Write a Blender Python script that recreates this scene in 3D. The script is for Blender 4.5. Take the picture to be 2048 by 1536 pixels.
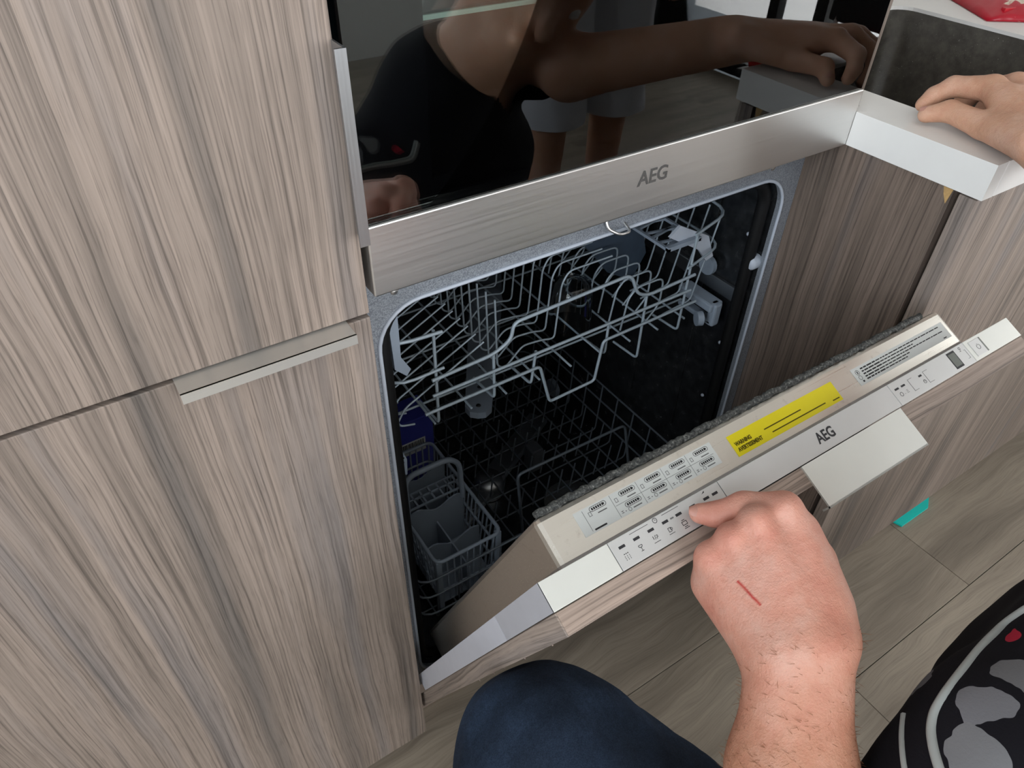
import bpy, bmesh, math, random
import numpy as np
from mathutils import Matrix, Vector

for o in list(bpy.data.objects): bpy.data.objects.remove(o, do_unlink=True)
S = bpy.context.scene
COL = S.collection
random.seed(7)

# ------------------------------------------------------------------ camera
F = 1446.46
CAM = np.array([-0.179585, -0.469261, 1.193805])
def _rod(r):
    t = np.linalg.norm(r); k = r / t
    K = np.array([[0, -k[2], k[1]], [k[2], 0, -k[0]], [-k[1], k[0], 0]])
    return np.eye(3) + math.sin(t) * K + (1 - math.cos(t)) * K @ K
RC = _rod(np.array([2.21418530, -0.651056461, 0.320276351]))      # rows: right, down, forward
cd = bpy.data.cameras.new('camera'); cam = bpy.data.objects.new('camera', cd); COL.objects.link(cam)
cd.sensor_width = 36.0; cd.lens = F / 2048 * 36.0; cd.clip_start = 0.02
M = Matrix.Identity(4)
for i in range(3):
    M[i][0] = RC[0][i]; M[i][1] = -RC[1][i]; M[i][2] = -RC[2][i]; M[i][3] = CAM[i]
cam.matrix_world = M
S.camera = cam

# ------------------------------------------------------------------ world, window light, exposure
S.view_settings.view_transform = 'Standard'; S.view_settings.look = 'None'
S.view_settings.gamma = 1.0; S.view_settings.use_curve_mapping = False
S.view_settings.exposure = -0.15
S.cycles.max_bounces = 7; S.cycles.diffuse_bounces = 3; S.cycles.glossy_bounces = 4; S.cycles.transparent_max_bounces = 10; S.cycles.transmission_bounces = 3
w = bpy.data.worlds.new('sky'); S.world = w; w.use_nodes = True
w.node_tree.nodes['Background'].inputs[0].default_value = (0.80, 0.90, 1.0, 1)
w.node_tree.nodes['Background'].inputs[1].default_value = 1.6
def area_light(name, loc, rot, sx, sy, power, col):
    l = bpy.data.lights.new(name, 'AREA'); l.shape = 'RECTANGLE'; l.size = sx; l.size_y = sy
    l.energy = power; l.color = col
    o = bpy.data.objects.new(name, l); COL.objects.link(o); o.location = loc; o.rotation_euler = rot
    return o
# daylight falling through the patio door (right wall) and the window behind the viewer
area_light('patio_daylight', (3.15, -1.65, 1.25), (0, math.radians(90), 0), 2.2, 2.1, 70, (1.0, 0.975, 0.94))
area_light('window_daylight', (0.1, -3.5, 1.55), (math.radians(90), 0, 0), 2.6, 1.7, 80, (0.98, 0.985, 1.0))
area_light('left_daylight', (-1.85, -1.35, 1.5), (0, math.radians(-90), 0), 1.5, 1.7, 62, (0.86, 0.93, 1.0))

# ------------------------------------------------------------------ pixel helpers (a pixel is only a direction)
def ray(u, v): return np.array([(u - 1024) / F, (v - 768) / F, 1.0]) @ RC
def px(u, v, d): return CAM + d * ray(u, v)
def _on(u, v, ax, val):
    d = ray(u, v); return CAM + d * ((val - CAM[ax]) / d[ax])
def at_x(u, v, X): return _on(u, v, 0, X)
def at_y(u, v, Y): return _on(u, v, 1, Y)
def at_z(u, v, Z): return _on(u, v, 2, Z)

# ------------------------------------------------------------------ materials
def srgb(r, g, b):
    f = lambda c: (c / 255 / 12.92) if c / 255 <= .04045 else ((c / 255 + .055) / 1.055) ** 2.4
    return (f(r), f(g), f(b), 1)
MATS = {}
class NT:
    def __init__(s, name):
        s.m = bpy.data.materials.new(name); s.m.use_nodes = True
        s.t = s.m.node_tree; s.n = s.t.nodes; s.p = s.n['Principled BSDF']; MATS[name] = s.m
    def add(s, typ, **kw):
        n = s.n.new(typ)
        for k, v in kw.items():
            if k.startswith('i_'):
                key = k[2:]; key = int(key) if key.isdigit() else key.replace('_', ' ')
                n.inputs[key].default_value = v
            else: setattr(n, k, v)
        return n
    def l(s, a, b): s.t.links.new(a, b)
    def math(s, op, a, b=None, c=None):
        n = s.n.new('ShaderNodeMath'); n.operation = op
        for i, x in enumerate((a, b, c)):
            if x is None: continue
            if isinstance(x, (int, float)): n.inputs[i].default_value = x
            else: s.l(x, n.inputs[i])
        return n.outputs[0]
    def mix(s, fac, a, b, mode='MIX'):
        n = s.n.new('ShaderNodeMix'); n.data_type = 'RGBA'; n.blend_type = mode
        for sock, x in ((n.inputs[0], fac), (n.inputs[6], a), (n.inputs[7], b)):
            if isinstance(x, (int, float)): sock.default_value = x
            elif isinstance(x, tuple): sock.default_value = x
            else: s.l(x, sock)
        return n.outputs[2]
    def ramp(s, fac, stops):
        n = s.n.new('ShaderNodeValToRGB'); e = n.color_ramp.elements
        while len(e) < len(stops): e.new(0.5)
        for i, (p, c) in enumerate(stops):
            e[i].position = p; e[i].color = c if isinstance(c, tuple) else (c, c, c, 1)
        s.l(fac, n.inputs[0]); return n.outputs[0]
    def coord(s, kind='Object'): return s.n.new('ShaderNodeTexCoord').outputs[kind]
    def sep(s, v):
        n = s.n.new('ShaderNodeSeparateXYZ'); s.l(v, n.inputs[0]); return n.outputs
    def comb(s, x, y, z):
        n = s.n.new('ShaderNodeCombineXYZ')
        for i, q in enumerate((x, y, z)):
            if isinstance(q, (int, float)): n.inputs[i].default_value = q
            else: s.l(q, n.inputs[i])
        return n.outputs[0]
    def noise(s, vec, scale=1.0, detail=3, rough=.55, dist=0):
        n = s.n.new('ShaderNodeTexNoise'); s.l(vec, n.inputs['Vector'])
        n.inputs['Scale'].default_value = scale; n.inputs['Detail'].default_value = detail
        n.inputs['Roughness'].default_value = rough; n.inputs['Distortion'].default_value = dist
        return n.outputs[0]
    def bump(s, h, strength=.2, dist=.001):
        n = s.n.new('ShaderNodeBump'); n.inputs['Strength'].default_value = strength
        n.inputs['Distance'].default_value = dist; s.l(h, n.inputs['Height'])
        s.l(n.outputs[0], s.p.inputs['Normal'])
    def rnd(s): return s.n.new('ShaderNodeObjectInfo').outputs['Random']

def plain(name, col, rough=.5, metal=0.0, spec=.5, var=0.06, scale=40):
    """one colour with a slight procedural mottling"""
    t = NT(name); c = t.coord()
    n = t.noise(c, scale, 3)
    a = tuple(x * (1 - var) for x in col[:3]) + (1,); b = tuple(min(1, x * (1 + var)) for x in col[:3]) + (1,)
    t.l(t.mix(n, a, b), t.p.inputs['Base Color'])
    t.p.inputs['Roughness'].default_value = rough; t.p.inputs['Metallic'].default_value = metal
    t.p.inputs['Specular IOR Level'].default_value = spec
    return t.m

def wood(name, along='z', light=1.0, tint=(1, 1, 1)):
    """taupe driftwood laminate, grain along one local axis"""
    t = NT(name); o = t.sep(t.coord())
    r = t.math('MULTIPLY', t.rnd(), 7.3)
    if along == 'z': ac, al = t.math('ADD', o[0], o[1]), o[2]
    elif along == 'x': ac, al = t.math('ADD', o[1], o[2]), o[0]
    else: ac, al = t.math('ADD', o[0], o[2]), o[1]
    ac = t.math('ADD', ac, r); al = t.math('ADD', al, r)
    v0 = t.comb(t.math('MULTIPLY', ac, 7.0), t.math('MULTIPLY', al, 2.2), 0.0)
    wob = t.math('MULTIPLY', t.math('SUBTRACT', t.noise(v0, 1, 2), .5), .022)
    v1 = t.comb(t.math('MULTIPLY', ac, 40.0), t.math('MULTIPLY', al, 9.0), 3.0)
    wob2 = t.math('MULTIPLY', t.math('SUBTRACT', t.noise(v1, 1, 2), .5), .0030)
    ac2 = t.math('ADD', t.math('ADD', ac, wob), wob2)
    broad = t.noise(t.comb(t.math('MULTIPLY', ac2, 24.0), t.math('MULTIPLY', al, .9), 1.0), 1, 2, .5)
    mid = t.noise(t.comb(t.math('MULTIPLY', ac2, 190.0), t.math('MULTIPLY', al, 1.5), 5.0), 1, 2, .5)
    fine = t.noise(t.comb(t.math('MULTIPLY', ac2, 400.0), t.math('MULTIPLY', al, 3.4), 9.0), 1, 3, .6)
    pore = t.noise(t.comb(t.math('MULTIPLY', ac2, 900.0), t.math('MULTIPLY', al, 28.0), 2.0), 1, 2, .6)
    def k(r_, g_, b_):
        c = srgb(r_, g_, b_); return (c[0] * light * tint[0], c[1] * light * tint[1], c[2] * light * tint[2], 1)
    base = t.ramp(broad, [(.28, k(118, 110, 104)), (.42, k(141, 128, 118)), (.55, k(157, 142, 131)), (.70, k(137, 128, 123))])
    midm = t.ramp(mid, [(.36, .84), (.50, 1.0), (.66, 1.08)])
    finem = t.ramp(fine, [(.36, .58), (.48, .97), (.62, 1.10)])
    porem = t.ramp(pore, [(.30, .76), (.45, 1.0), (.7, 1.05)])
    c = t.mix(1.0, base, midm, 'MULTIPLY'); c = t.mix(1.0, c, finem, 'MULTIPLY'); c = t.mix(1.0, c, porem, 'MULTIPLY')
    t.l(c, t.p.inputs['Base Color'])
    t.p.inputs['Roughness'].default_value = .55; t.p.inputs['Specular IOR Level'].default_value = .35
    t.bump(fine, .25, .0006)
    return t.m
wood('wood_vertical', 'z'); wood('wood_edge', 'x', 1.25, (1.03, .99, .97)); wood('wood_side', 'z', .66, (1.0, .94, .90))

def floor_wood():
    t = NT('floor_wood'); o = t.sep(t.coord())
    r = t.math('MULTIPLY', t.rnd(), 13.7)
    x = t.math('ADD', o[0], r); y = t.math('ADD', o[1], t.math('MULTIPLY', r, 1.7))
    wv = t.noise(t.comb(t.math('MULTIPLY', x, 4.5), t.math('MULTIPLY', y, 11.0), 0.0), 1, 2, .5)
    y2 = t.math('ADD', y, t.math('MULTIPLY', wv, .055))
    rings = t.noise(t.comb(t.math('MULTIPLY', x, 1.6), t.math('MULTIPLY', y2, 110.0), 2.0), 1, 2, .5)
    fine = t.noise(t.comb(t.math('MULTIPLY', x, 14.0), t.math('MULTIPLY', y2, 420.0), 4.0), 1, 3, .6)
    broad = t.noise(t.comb(t.math('MULTIPLY', x, 2.0), t.math('MULTIPLY', y2, 16.0), 6.0), 1, 2, .5)
    base = t.ramp(broad, [(.32, srgb(142, 131, 117)), (.5, srgb(164, 152, 136)), (.68, srgb(178, 166, 149))])
    c = t.mix(1.0, base, t.ramp(rings, [(.36, .90), (.5, 1.0), (.66, 1.06)]), 'MULTIPLY')
    c = t.mix(1.0, c, t.ramp(fine, [(.34, .84), (.5, 1.0), (.68, 1.06)]), 'MULTIPLY')
    c = t.mix(t.math('MULTIPLY', t.rnd(), .14), c, srgb(112, 106, 96))
    t.l(c, t.p.inputs['Base Color']); t.p.inputs['Roughness'].default_value = .42
    t.p.inputs['Specular IOR Level'].default_value = .4; t.bump(fine, .2, .0005)
floor_wood()

def brushed(name, col, rough, along='x', var=.10, metal=1.0):
    t = NT(name); o = t.sep(t.coord())
    if along == 'x': v = t.comb(t.math('MULTIPLY', o[0], 6.0), t.math('MULTIPLY', o[1], 900.0), t.math('MULTIPLY', o[2], 900.0))
    else: v = t.comb(t.math('MULTIPLY', o[0], 900.0), t.math('MULTIPLY', o[1], 900.0), t.math('MULTIPLY', o[2], 6.0))
    n = t.noise(v, 1, 2, .6)
    a = tuple(x * (1 - var) for x in col[:3]) + (1,); b = tuple(min(1, x * (1 + var)) for x in col[:3]) + (1,)
    t.l(t.mix(n, a, b), t.p.inputs['Base Color']); t.p.inputs['Metallic'].default_value = metal
    rr = t.math('MULTIPLY_ADD', n, .14, rough - .07); t.l(rr, t.p.inputs['Roughness'])
    t.bump(n, .02, .0003)
brushed('steel_trim', (.82, .815, .80), .37, 'x', .03, 1.0)
brushed('steel_liner', (.80, .765, .70), .30, 'x', .03)
def liner_dirt():
    m = MATS['steel_liner']; nt = m.node_tree; p = nt.nodes['Principled BSDF']; src = p.inputs['Base Color'].links[0].from_socket
    tc = nt.nodes.new('ShaderNodeTexCoord'); n = nt.nodes.new('ShaderNodeTexNoise'); n.inputs['Scale'].default_value = 90; n.inputs['Detail'].default_value = 6; n.inputs['Roughness'].default_value = .7
    nt.links.new(tc.outputs['Object'], n.inputs['Vector'])
    r = nt.nodes.new('ShaderNodeValToRGB'); r.color_ramp.elements[0].position = .58; r.color_ramp.elements[1].position = .82; nt.links.new(n.outputs[0], r.inputs[0])
    mx = nt.nodes.new('ShaderNodeMix'); mx.data_type = 'RGBA'; nt.links.new(r.outputs[0], mx.inputs[0]); nt.links.new(src, mx.inputs[6]); mx.inputs[7].default_value = (.56, .51, .45, 1)
    nt.links.new(mx.outputs[2], p.inputs['Base Color'])
liner_dirt()
brushed('steel_handle', (.62, .60, .56), .38, 'x', .03, .55)
brushed('steel_dark', (.50, .52, .54), .38, 'z', .05)
plain('zinc_side', srgb(186, 186, 192), .5, .25, .4)
plain('zinc_side_light', srgb(205, 206, 214), .5, .25, .4)
plain('control_silver', srgb(204, 204, 202), .38, .35, .5, .03)
plain('control_pale', srgb(222, 223, 216), .38, .25, .5, .03)
plain('print_dark', srgb(48, 48, 50), .6, 0, .3)
plain('brand_grey', srgb(84, 82, 80), .6, 0, .3)
plain('print_grey', srgb(112, 112, 112), .6, 0, .3)
plain('print_olive', srgb(92, 82, 10), .6, 0, .2)
plain('sticker_white', srgb(226, 229, 226), .45, 0, .4, .03)
plain('sticker_yellow', srgb(242, 224, 22), .45, 0, .35, .03)
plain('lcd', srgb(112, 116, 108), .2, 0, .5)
plain('rubber_black', srgb(14, 14, 15), .55, 0, .4)
plain('basket_wire', srgb(168, 182, 192), .35, .15, .5)
plain('plastic_grey', srgb(150, 162, 176), .38, 0, .5)
plain('plastic_grey_light', srgb(192, 200, 212), .4, 0, .5)
plain('plastic_slate', srgb(72, 86, 102), .35, 0, .5, .25, 60)
plain('plastic_mid', srgb(104, 112, 122), .4, 0, .5)
plain('plastic_dark', srgb(66, 69, 74), .45, 0, .5)
plain('white_stone', srgb(242, 240, 236), .3, 0, .5, .02)
plain('chipboard', srgb(196, 160, 108), .9, 0, .2, .25, 400)
plain('shadow_gap', srgb(24, 20, 18), .8, 0, .2)
plain('wall_white', srgb(226, 224, 220), .8, 0, .2, .02)
plain('frame_black', srgb(20, 20, 22), .35, 0, .5)
plain('cabinet_carcass', srgb(150, 135, 124), .6)
plain('cavity', srgb(40, 50, 58), .4, 0, .4)
plain('black_print', srgb(5, 5, 7), .12, 0, .5)
plain('glass_green', srgb(176, 196, 178), .3, 0, .5)
plain('cyan_plastic', srgb(20, 226, 214), .35, 0, .5, .02)
plain('box_blue', srgb(66, 72, 168), .35, 0, .5, .1)
plain('red_plastic', srgb(196, 34, 48), .4, 0, .5)
plain('nail', srgb(192, 140, 124), .5, 0, .5)
plain('rug_grey', srgb(182, 182, 178), .95, 0, .1, .12, 120)
plain('table_wood', srgb(120, 100, 82), .5)
plain('hair_dark', srgb(38, 28, 22), .6, 0, .3, .3, 200)
plain('shorts_white', srgb(226, 230, 238), .9, 0, .1)
plain('shirt_navy', srgb(40, 46, 60), .9, 0, .1)
plain('shoe_black', srgb(16, 15, 18), .5, 0, .4)
plain('arm_hair', srgb(120, 78, 48), .6, 0, .3)
plain('cushion_red', srgb(205, 52, 50), .8, 0, .2)
plain('eye_white', srgb(235, 232, 228), .2, 0, .5, .02)
plain('eye_dark', srgb(40, 26, 18), .15, 0, .5, .02)

def frame_grey():
    t = NT('tub_frame'); c = t.coord()
    n = t.noise(c, 900, 2, .7)
    t.l(t.ramp(n, [(.35, srgb(120, 126, 134)), (.65, srgb(176, 182, 190))]), t.p.inputs['Base Color'])
    t.p.inputs['Metallic'].default_value = .35; t.p.inputs['Roughness'].default_value = .45
frame_grey()
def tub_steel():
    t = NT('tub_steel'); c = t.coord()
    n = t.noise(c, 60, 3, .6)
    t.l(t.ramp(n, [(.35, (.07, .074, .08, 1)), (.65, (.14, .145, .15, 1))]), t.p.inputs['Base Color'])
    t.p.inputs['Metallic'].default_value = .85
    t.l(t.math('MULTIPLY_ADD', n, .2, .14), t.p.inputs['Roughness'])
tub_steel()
def gasket():
    t = NT('gasket_grit'); c = t.coord()
    n = t.noise(c, 420, 4, .7)
    t.l(t.ramp(n, [(.40, srgb(36, 38, 38)), (.56, srgb(78, 80, 78)), (.70, srgb(150, 150, 144))]), t.p.inputs['Base Color'])
    t.p.inputs['Roughness'].default_value = .6; t.bump(n, .5, .001)
gasket()
def sink_mat():
    t = NT('sink_composite'); c = t.coord()
    n = t.noise(c, 55, 4, .6); s = t.noise(c, 520, 2, .5)
    base = t.ramp(n, [(.35, srgb(58, 55, 50)), (.65, srgb(78, 75, 68))])
    t.l(t.mix(t.ramp(s, [(.70, 0.0), (.78, 1.0)]), base, srgb(150, 150, 144)), t.p.inputs['Base Color'])
    t.p.inputs['Roughness'].default_value = .24
sink_mat()
def glass_pane(name, ior, tint=(1, 1, 1, 1)):
    t = NT(name); t.n.remove(t.p)
    out = t.n['Material Output']
    tr = t.add('ShaderNodeBsdfTransparent'); tr.inputs[0].default_value = tint
    gl = t.add('ShaderNodeBsdfGlossy'); gl.inputs['Roughness'].default_value = 0.012
    c = t.coord(); n = t.noise(c, 300, 2)
    t.l(t.mix(n, (.94, .97, .97, 1), (1, 1, 1, 1)), gl.inputs['Color'])
    fr = t.add('ShaderNodeFresnel'); fr.inputs['IOR'].default_value = ior
    mx = t.add('ShaderNodeMixShader'); t.l(fr.outputs[0], mx.inputs[0]); t.l(tr.outputs[0], mx.inputs[1]); t.l(gl.outputs[0], mx.inputs[2])
    t.l(mx.outputs[0], out.inputs[0])
glass_pane('oven_glass', 1.65, (.82, .86, .86, 1)); glass_pane('oven_inner_glass', 2.0, (.80, .85, .84, 1))
glass_pane('window_glass', 1.4); glass_pane('drinking_glass', 1.5, (.86, .9, .93, 1))

# hand / skin anchor points used by the skin shader (scratch line on the back of the hand)
SCR_A = px(1476, 1158, .492); SCR_B = px(1522, 1210, .482)
HAND_C = px(1500, 1080, .52)
def skin(name, fresh=True):
    t = NT(name); c = t.coord()
    n1 = t.noise(c, 28, 4, .6); n2 = t.noise(c, 130, 3, .6); n3 = t.noise(c, 700, 2, .6)
    base = t.ramp(n1, [(.32, srgb(200, 150, 122)), (.5, srgb(210, 162, 134)), (.68, srgb(218, 174, 150))])
    if fresh:
        d = t.add('ShaderNodeVectorMath', operation='DISTANCE'); t.l(c, d.inputs[0]); d.inputs[1].default_value = tuple(HAND_C)
        k = t.ramp(t.math('MULTIPLY', d.outputs['Value'], 4.0), [(.16, 1.0), (.80, 0.0)])
        red = t.ramp(n1, [(.30, srgb(200, 134, 116)), (.5, srgb(208, 150, 131)), (.7, srgb(210, 164, 148))])
        d2 = t.add('ShaderNodeVectorMath', operation='DISTANCE'); t.l(c, d2.inputs[0]); d2.inputs[1].default_value = tuple(px(1585, 1620, .484))
        k2 = t.ramp(t.math('MULTIPLY', d2.outputs['Value'], 4.0), [(.42, 1.0), (.98, 0.0)])
        tan = t.ramp(n1, [(.30, srgb(158, 108, 76)), (.5, srgb(170, 120, 88)), (.7, srgb(178, 130, 102))])
        base = t.mix(k2, base, tan)
        base = t.mix(k, base, red)
        # long thin red scratch: distance to the segment A-B
        ab = SCR_B - SCR_A
        sub = t.add('ShaderNodeVectorMath', operation='SUBTRACT'); t.l(c, sub.inputs[0]); sub.inputs[1].default_value = tuple(SCR_A)
        dot = t.add('ShaderNodeVectorMath', operation='DOT_PRODUCT'); t.l(sub.outputs[0], dot.inputs[0]); dot.inputs[1].default_value = tuple(ab / (ab @ ab))
        h = t.math('MINIMUM', t.math('MAXIMUM', dot.outputs['Value'], 0.0), 1.0)
        sc = t.add('ShaderNodeVectorMath', operation='SCALE'); sc.inputs[0].default_value = tuple(ab); t.l(h, sc.inputs['Scale'])
        # distance measured across the line but tolerant along the viewing depth of the skin
        sb = t.add('ShaderNodeVectorMath', operation='SUBTRACT'); t.l(sub.outputs[0], sb.inputs[0]); t.l(sc.outputs[0], sb.inputs[1])
        nrm = np.cross(ab, np.array([.35, .55, -.75])); nrm /= np.linalg.norm(nrm)
        dp = t.add('ShaderNodeVectorMath', operation='DOT_PRODUCT'); t.l(sb.outputs[0], dp.inputs[0]); dp.inputs[1].default_value = tuple(nrm)
        across = t.math('ABSOLUTE', t.math('ADD', dp.outputs['Value'], t.math('MULTIPLY', t.math('SUBTRACT', n2, .5), .0012)))
        near = t.math('LESS_THAN', t.math('ABSOLUTE', t.math('SUBTRACT', dot.outputs['Value'], .5)), .5)
        ln = t.add('ShaderNodeVectorMath', operation='LENGTH'); t.l(sb.outputs[0], ln.inputs[0])
        close = t.math('LESS_THAN', ln.outputs['Value'], .03)
        m = t.math('MULTIPLY', t.math('MULTIPLY', near, close), t.math('MAXIMUM', t.math('SUBTRACT', 1.0, t.math('MULTIPLY', across, 620.0)), 0.0))
        base = t.mix(m, base, srgb(176, 44, 40))
    base = t.mix(t.ramp(n2, [(.3, .22), (.55, 0.0)]), base, srgb(196, 128, 108))
    t.l(base, t.p.inputs['Base Color'])
    t.p.inputs['Roughness'].default_value = .52; t.p.inputs['Specular IOR Level'].default_value = .35
    t.p.inputs['Subsurface Weight'].default_value = .12
    t.p.inputs['Subsurface Radius'].default_value = (.012, .005, .003); t.p.inputs['Subsurface Scale'].default_value = .5
    hh = t.math('ADD', t.math('MULTIPLY', n2, .7), t.math('MULTIPLY', n3, .3))
    t.bump(hh, .6, .0022)
skin('skin'); skin('skin_other', False)

def denim():
    t = NT('denim'); c = t.coord()
    n = t.noise(c, 10, 3, .5); f = t.noise(c, 900, 2, .7); m = t.noise(c, 220, 3, .6)
    base = t.ramp(n, [(.32, srgb(29, 37, 49)), (.52, srgb(38, 50, 67)), (.70, srgb(55, 72, 96))])
    c2 = t.mix(1.0, base, t.ramp(f, [(.3, .62), (.7, 1.3)]), 'MULTIPLY')
    c2 = t.mix(1.0, c2, t.ramp(m, [(.3, .8), (.7, 1.15)]), 'MULTIPLY')
    t.l(c2, t.p.inputs['Base Color']); t.p.inputs['Roughness'].default_value = .9
    t.p.inputs['Specular IOR Level'].default_value = .15; t.bump(f, .4, .001)
denim()

# ------------------------------------------------------------------ object helpers
def tag(o, label=None, cat=None, group=None, kind=None):
    if label: o['label'] = label
    if cat: o['category'] = cat
    if group: o['group'] = group
    if kind: o['kind'] = kind
    return o
def empty(name, loc, label, cat, group=None):
    o = bpy.data.objects.new(name, None); COL.objects.link(o); o.location = loc; o.empty_display_size = .05
    o.matrix_basis = Matrix.Translation(loc)
    return tag(o, label, cat, group)
def attach(o, parent, mw=None):
    mw = mw if mw is not None else Matrix.Identity(4)
    if parent is not None:
        o.parent = parent
        pw = parent.get('_mw')
        P = PW[parent.name]
        o.matrix_parent_inverse = P.inverted()
    o.matrix_basis = mw
    PW[o.name] = mw
PW = {}
_empty = empty
def empty(*a, **k):
    o = _empty(*a, **k); PW[o.name] = o.matrix_basis.copy(); return o
def link(name, me, mat, parent=None, mw=None, smooth=False):
    o = bpy.data.objects.new(name, me); COL.objects.link(o)
    if mat:
        me.materials.clear(); me.materials.append(MATS[mat])
    if smooth:
        for p in me.polygons: p.use_smooth = True
    attach(o, parent, mw); return o

class MB:
    """collects simple shapes into one mesh"""
    def __init__(s): s.v = []; s.f = []; s.smooth = []
    def _add(s, vs, fs, sm=False):
        b = len(s.v); s.v += [tuple(map(float, v)) for v in vs]
        for f in fs: s.f.append(tuple(b + i for i in f)); s.smooth.append(sm)
        return s
    def box(s, a, b, bev=0.0):
        x0, y0, z0 = (min(a[i], b[i]) for i in range(3)); x1, y1, z1 = (max(a[i], b[i]) for i in range(3))
        if bev <= 0:
            v = [(x, y, z) for z in (z0, z1) for y in (y0, y1) for x in (x0, x1)]
            return s._add(v, [(0, 2, 3, 1), (4, 5, 7, 6), (0, 1, 5, 4), (2, 6, 7, 3), (0, 4, 6, 2), (1, 3, 7, 5)])
        bm = bmesh.new(); bmesh.ops.create_cube(bm, size=1)
        for q in bm.verts: q.co = ((x0 + x1) / 2 + q.co.x * (x1 - x0), (y0 + y1) / 2 + q.co.y * (y1 - y0), (z0 + z1) / 2 + q.co.z * (z1 - z0))
        bmesh.ops.bevel(bm, geom=bm.edges[:], offset=bev, segments=2, profile=.5, affect='EDGES')
        bm.verts.index_update()
        s._add([q.co[:] for q in bm.verts], [[q.index for q in f.verts] for f in bm.faces]); bm.free(); return s
    def prism(s, poly, ext, flip=False):
        """poly: 3D points of a flat outline; ext: extrusion vector"""
        n = len(poly); e = np.array(ext, float); P = [np.array(q, float) for q in poly]
        v = P + [q + e for q in P]
        fs = [tuple(range(n - 1, -1, -1)), tuple(range(n, 2 * n))] + [(i, (i + 1) % n, n + (i + 1) % n, n + i) for i in range(n)]
        return s._add(v, fs)
    def tube(s, pts, r, seg=6, closed=False):
        P = [np.array(q, float) for q in pts]; n = len(P); rr = r if hasattr(r, '__len__') else [r] * n
        T = []
        for i in range(n):
            if closed: d = P[(i + 1) % n] - P[i - 1]
            else: d = P[min(i + 1, n - 1)] - P[max(i - 1, 0)]
            T.append(d / (np.linalg.norm(d) + 1e-12))
        ref = np.array([0, 0, 1.0]) if abs(T[0][2]) < .9 else np.array([1.0, 0, 0])
        N = np.cross(T[0], ref); N /= np.linalg.norm(N)
        vs = []
        for i in range(n):
            N = N - T[i] * (N @ T[i]); N /= np.linalg.norm(N); B = np.cross(T[i], N)
            for k in range(seg):
                a = 2 * math.pi * k / seg; vs.append(P[i] + rr[i] * (math.cos(a) * N + math.sin(a) * B))
        fs = []
        for i in range(n if closed else n - 1):
            j = (i + 1) % n
            for k in range(seg):
                fs.append((i * seg + k, i * seg + (k + 1) % seg, j * seg + (k + 1) % seg, j * seg + k))
        s._add(vs, fs, True)
        if not closed: s._add(vs[:seg], [tuple(range(seg - 1, -1, -1))]); s._add(vs[-seg:], [tuple(range(seg))])
        return s
    def cyl(s, a, b, ra, rb=None, seg=16):
        return s.tube([a, b], [ra, rb if rb is not None else ra], seg)
    def lathe(s, prof, c=(0, 0, 0), seg=24):
        vs = []; fs = []
        for (r, z) in prof:
            for k in range(seg):
                a = 2 * math.pi * k / seg; vs.append((c[0] + r * math.cos(a), c[1] + r * math.sin(a), c[2] + z))
        for i in range(len(prof) - 1):
            for k in range(seg): fs.append((i * seg + k, i * seg + (k + 1) % seg, (i + 1) * seg + (k + 1) % seg, (i + 1) * seg + k))
        return s._add(vs, fs, True)
    def build(s, name, mat, parent=None, mw=None, smooth=None):
        me = bpy.data.meshes.new(name); me.from_pydata(s.v, [], s.f); me.update()
        sm = s.smooth if smooth is None else [smooth] * len(s.f)
        me.polygons.foreach_set('use_smooth', sm)
        return link(name, me, mat, parent, mw)

def fillet(pts, rad=.008, n=4):
    P = [np.array(q, float) for q in pts]; out = [P[0]]
    for i in range(1, len(P) - 1):
        a, b, c = P[i - 1], P[i], P[i + 1]
        d1 = a - b; d2 = c - b; l1 = np.linalg.norm(d1); l2 = np.linalg.norm(d2); r = min(rad, l1 * .45, l2 * .45)
        s_ = b + d1 / l1 * r; e_ = b + d2 / l2 * r
        for k in range(n + 1):
            t = k / n; out.append((1 - t) ** 2 * s_ + 2 * t * (1 - t) * b + t * t * e_)
    out.append(P[-1]); return out

def text_mesh(body, size, bold=0.0, xs=1.0):
    cu = bpy.data.curves.new('lettering', 'FONT'); cu.body = body; cu.size = size; cu.extrude = .00012
    cu.offset = bold; cu.align_x = 'CENTER'; cu.align_y = 'CENTER'; cu.resolution_u = 3
    ob = bpy.data.objects.new('lettering_tmp', cu); COL.objects.link(ob)
    bpy.context.view_layer.update()
    dg = bpy.context.evaluated_depsgraph_get()
    me = bpy.data.meshes.new_from_object(ob.evaluated_get(dg))
    bpy.data.objects.remove(ob); 
    for v in me.vertices: v.co.x *= xs
    return me

# ------------------------------------------------------------------ room shell
X0, X1, Y0, Y1, H = -1.5, 2.8, -3.2, .64, 2.5
fl = tag(MB().box((X0, Y0, -.06), (X1, Y1, -.012)).build('floor', 'shadow_gap'), kind='structure')
pm = {}
PL, PWD = 1.215, .19
row = 0
ys = -.297 + PWD * np.arange(-16, 6)
for y in ys:
    if y + PWD < Y0 or y > Y1: row += 1; continue
    # joint positions: one joint of the row just beyond Y=-.297 lies at X=1.014, of the row before it at X=.652
    j = round((y + .297) / PWD)
    off = {0: 1.014, -1: .652}.get(j, .2 + (j * .43) % PL)
    x = off - PL * 4
    while x < X1:
        a, b = max(x, X0), min(x + PL, X1)
        ya, yb = max(y, Y0), min(y + PWD, Y1)
        if b - a > .02 and yb - ya > .02:
            key = (round(b - a, 3), round(yb - ya, 3))
            if key not in pm:
                m_ = MB().box((.0006, .0006, -.012), (b - a - .0006, yb - ya - .0006, 0), .0005); o = m_.build('plank', 'floor_wood', fl, Matrix.Translation((a, ya, 0))); pm[key] = o.data
            else: o = link('plank', pm[key], None, fl, Matrix.Translation((a, ya, 0)))
        x += PL
    row += 1
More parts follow.
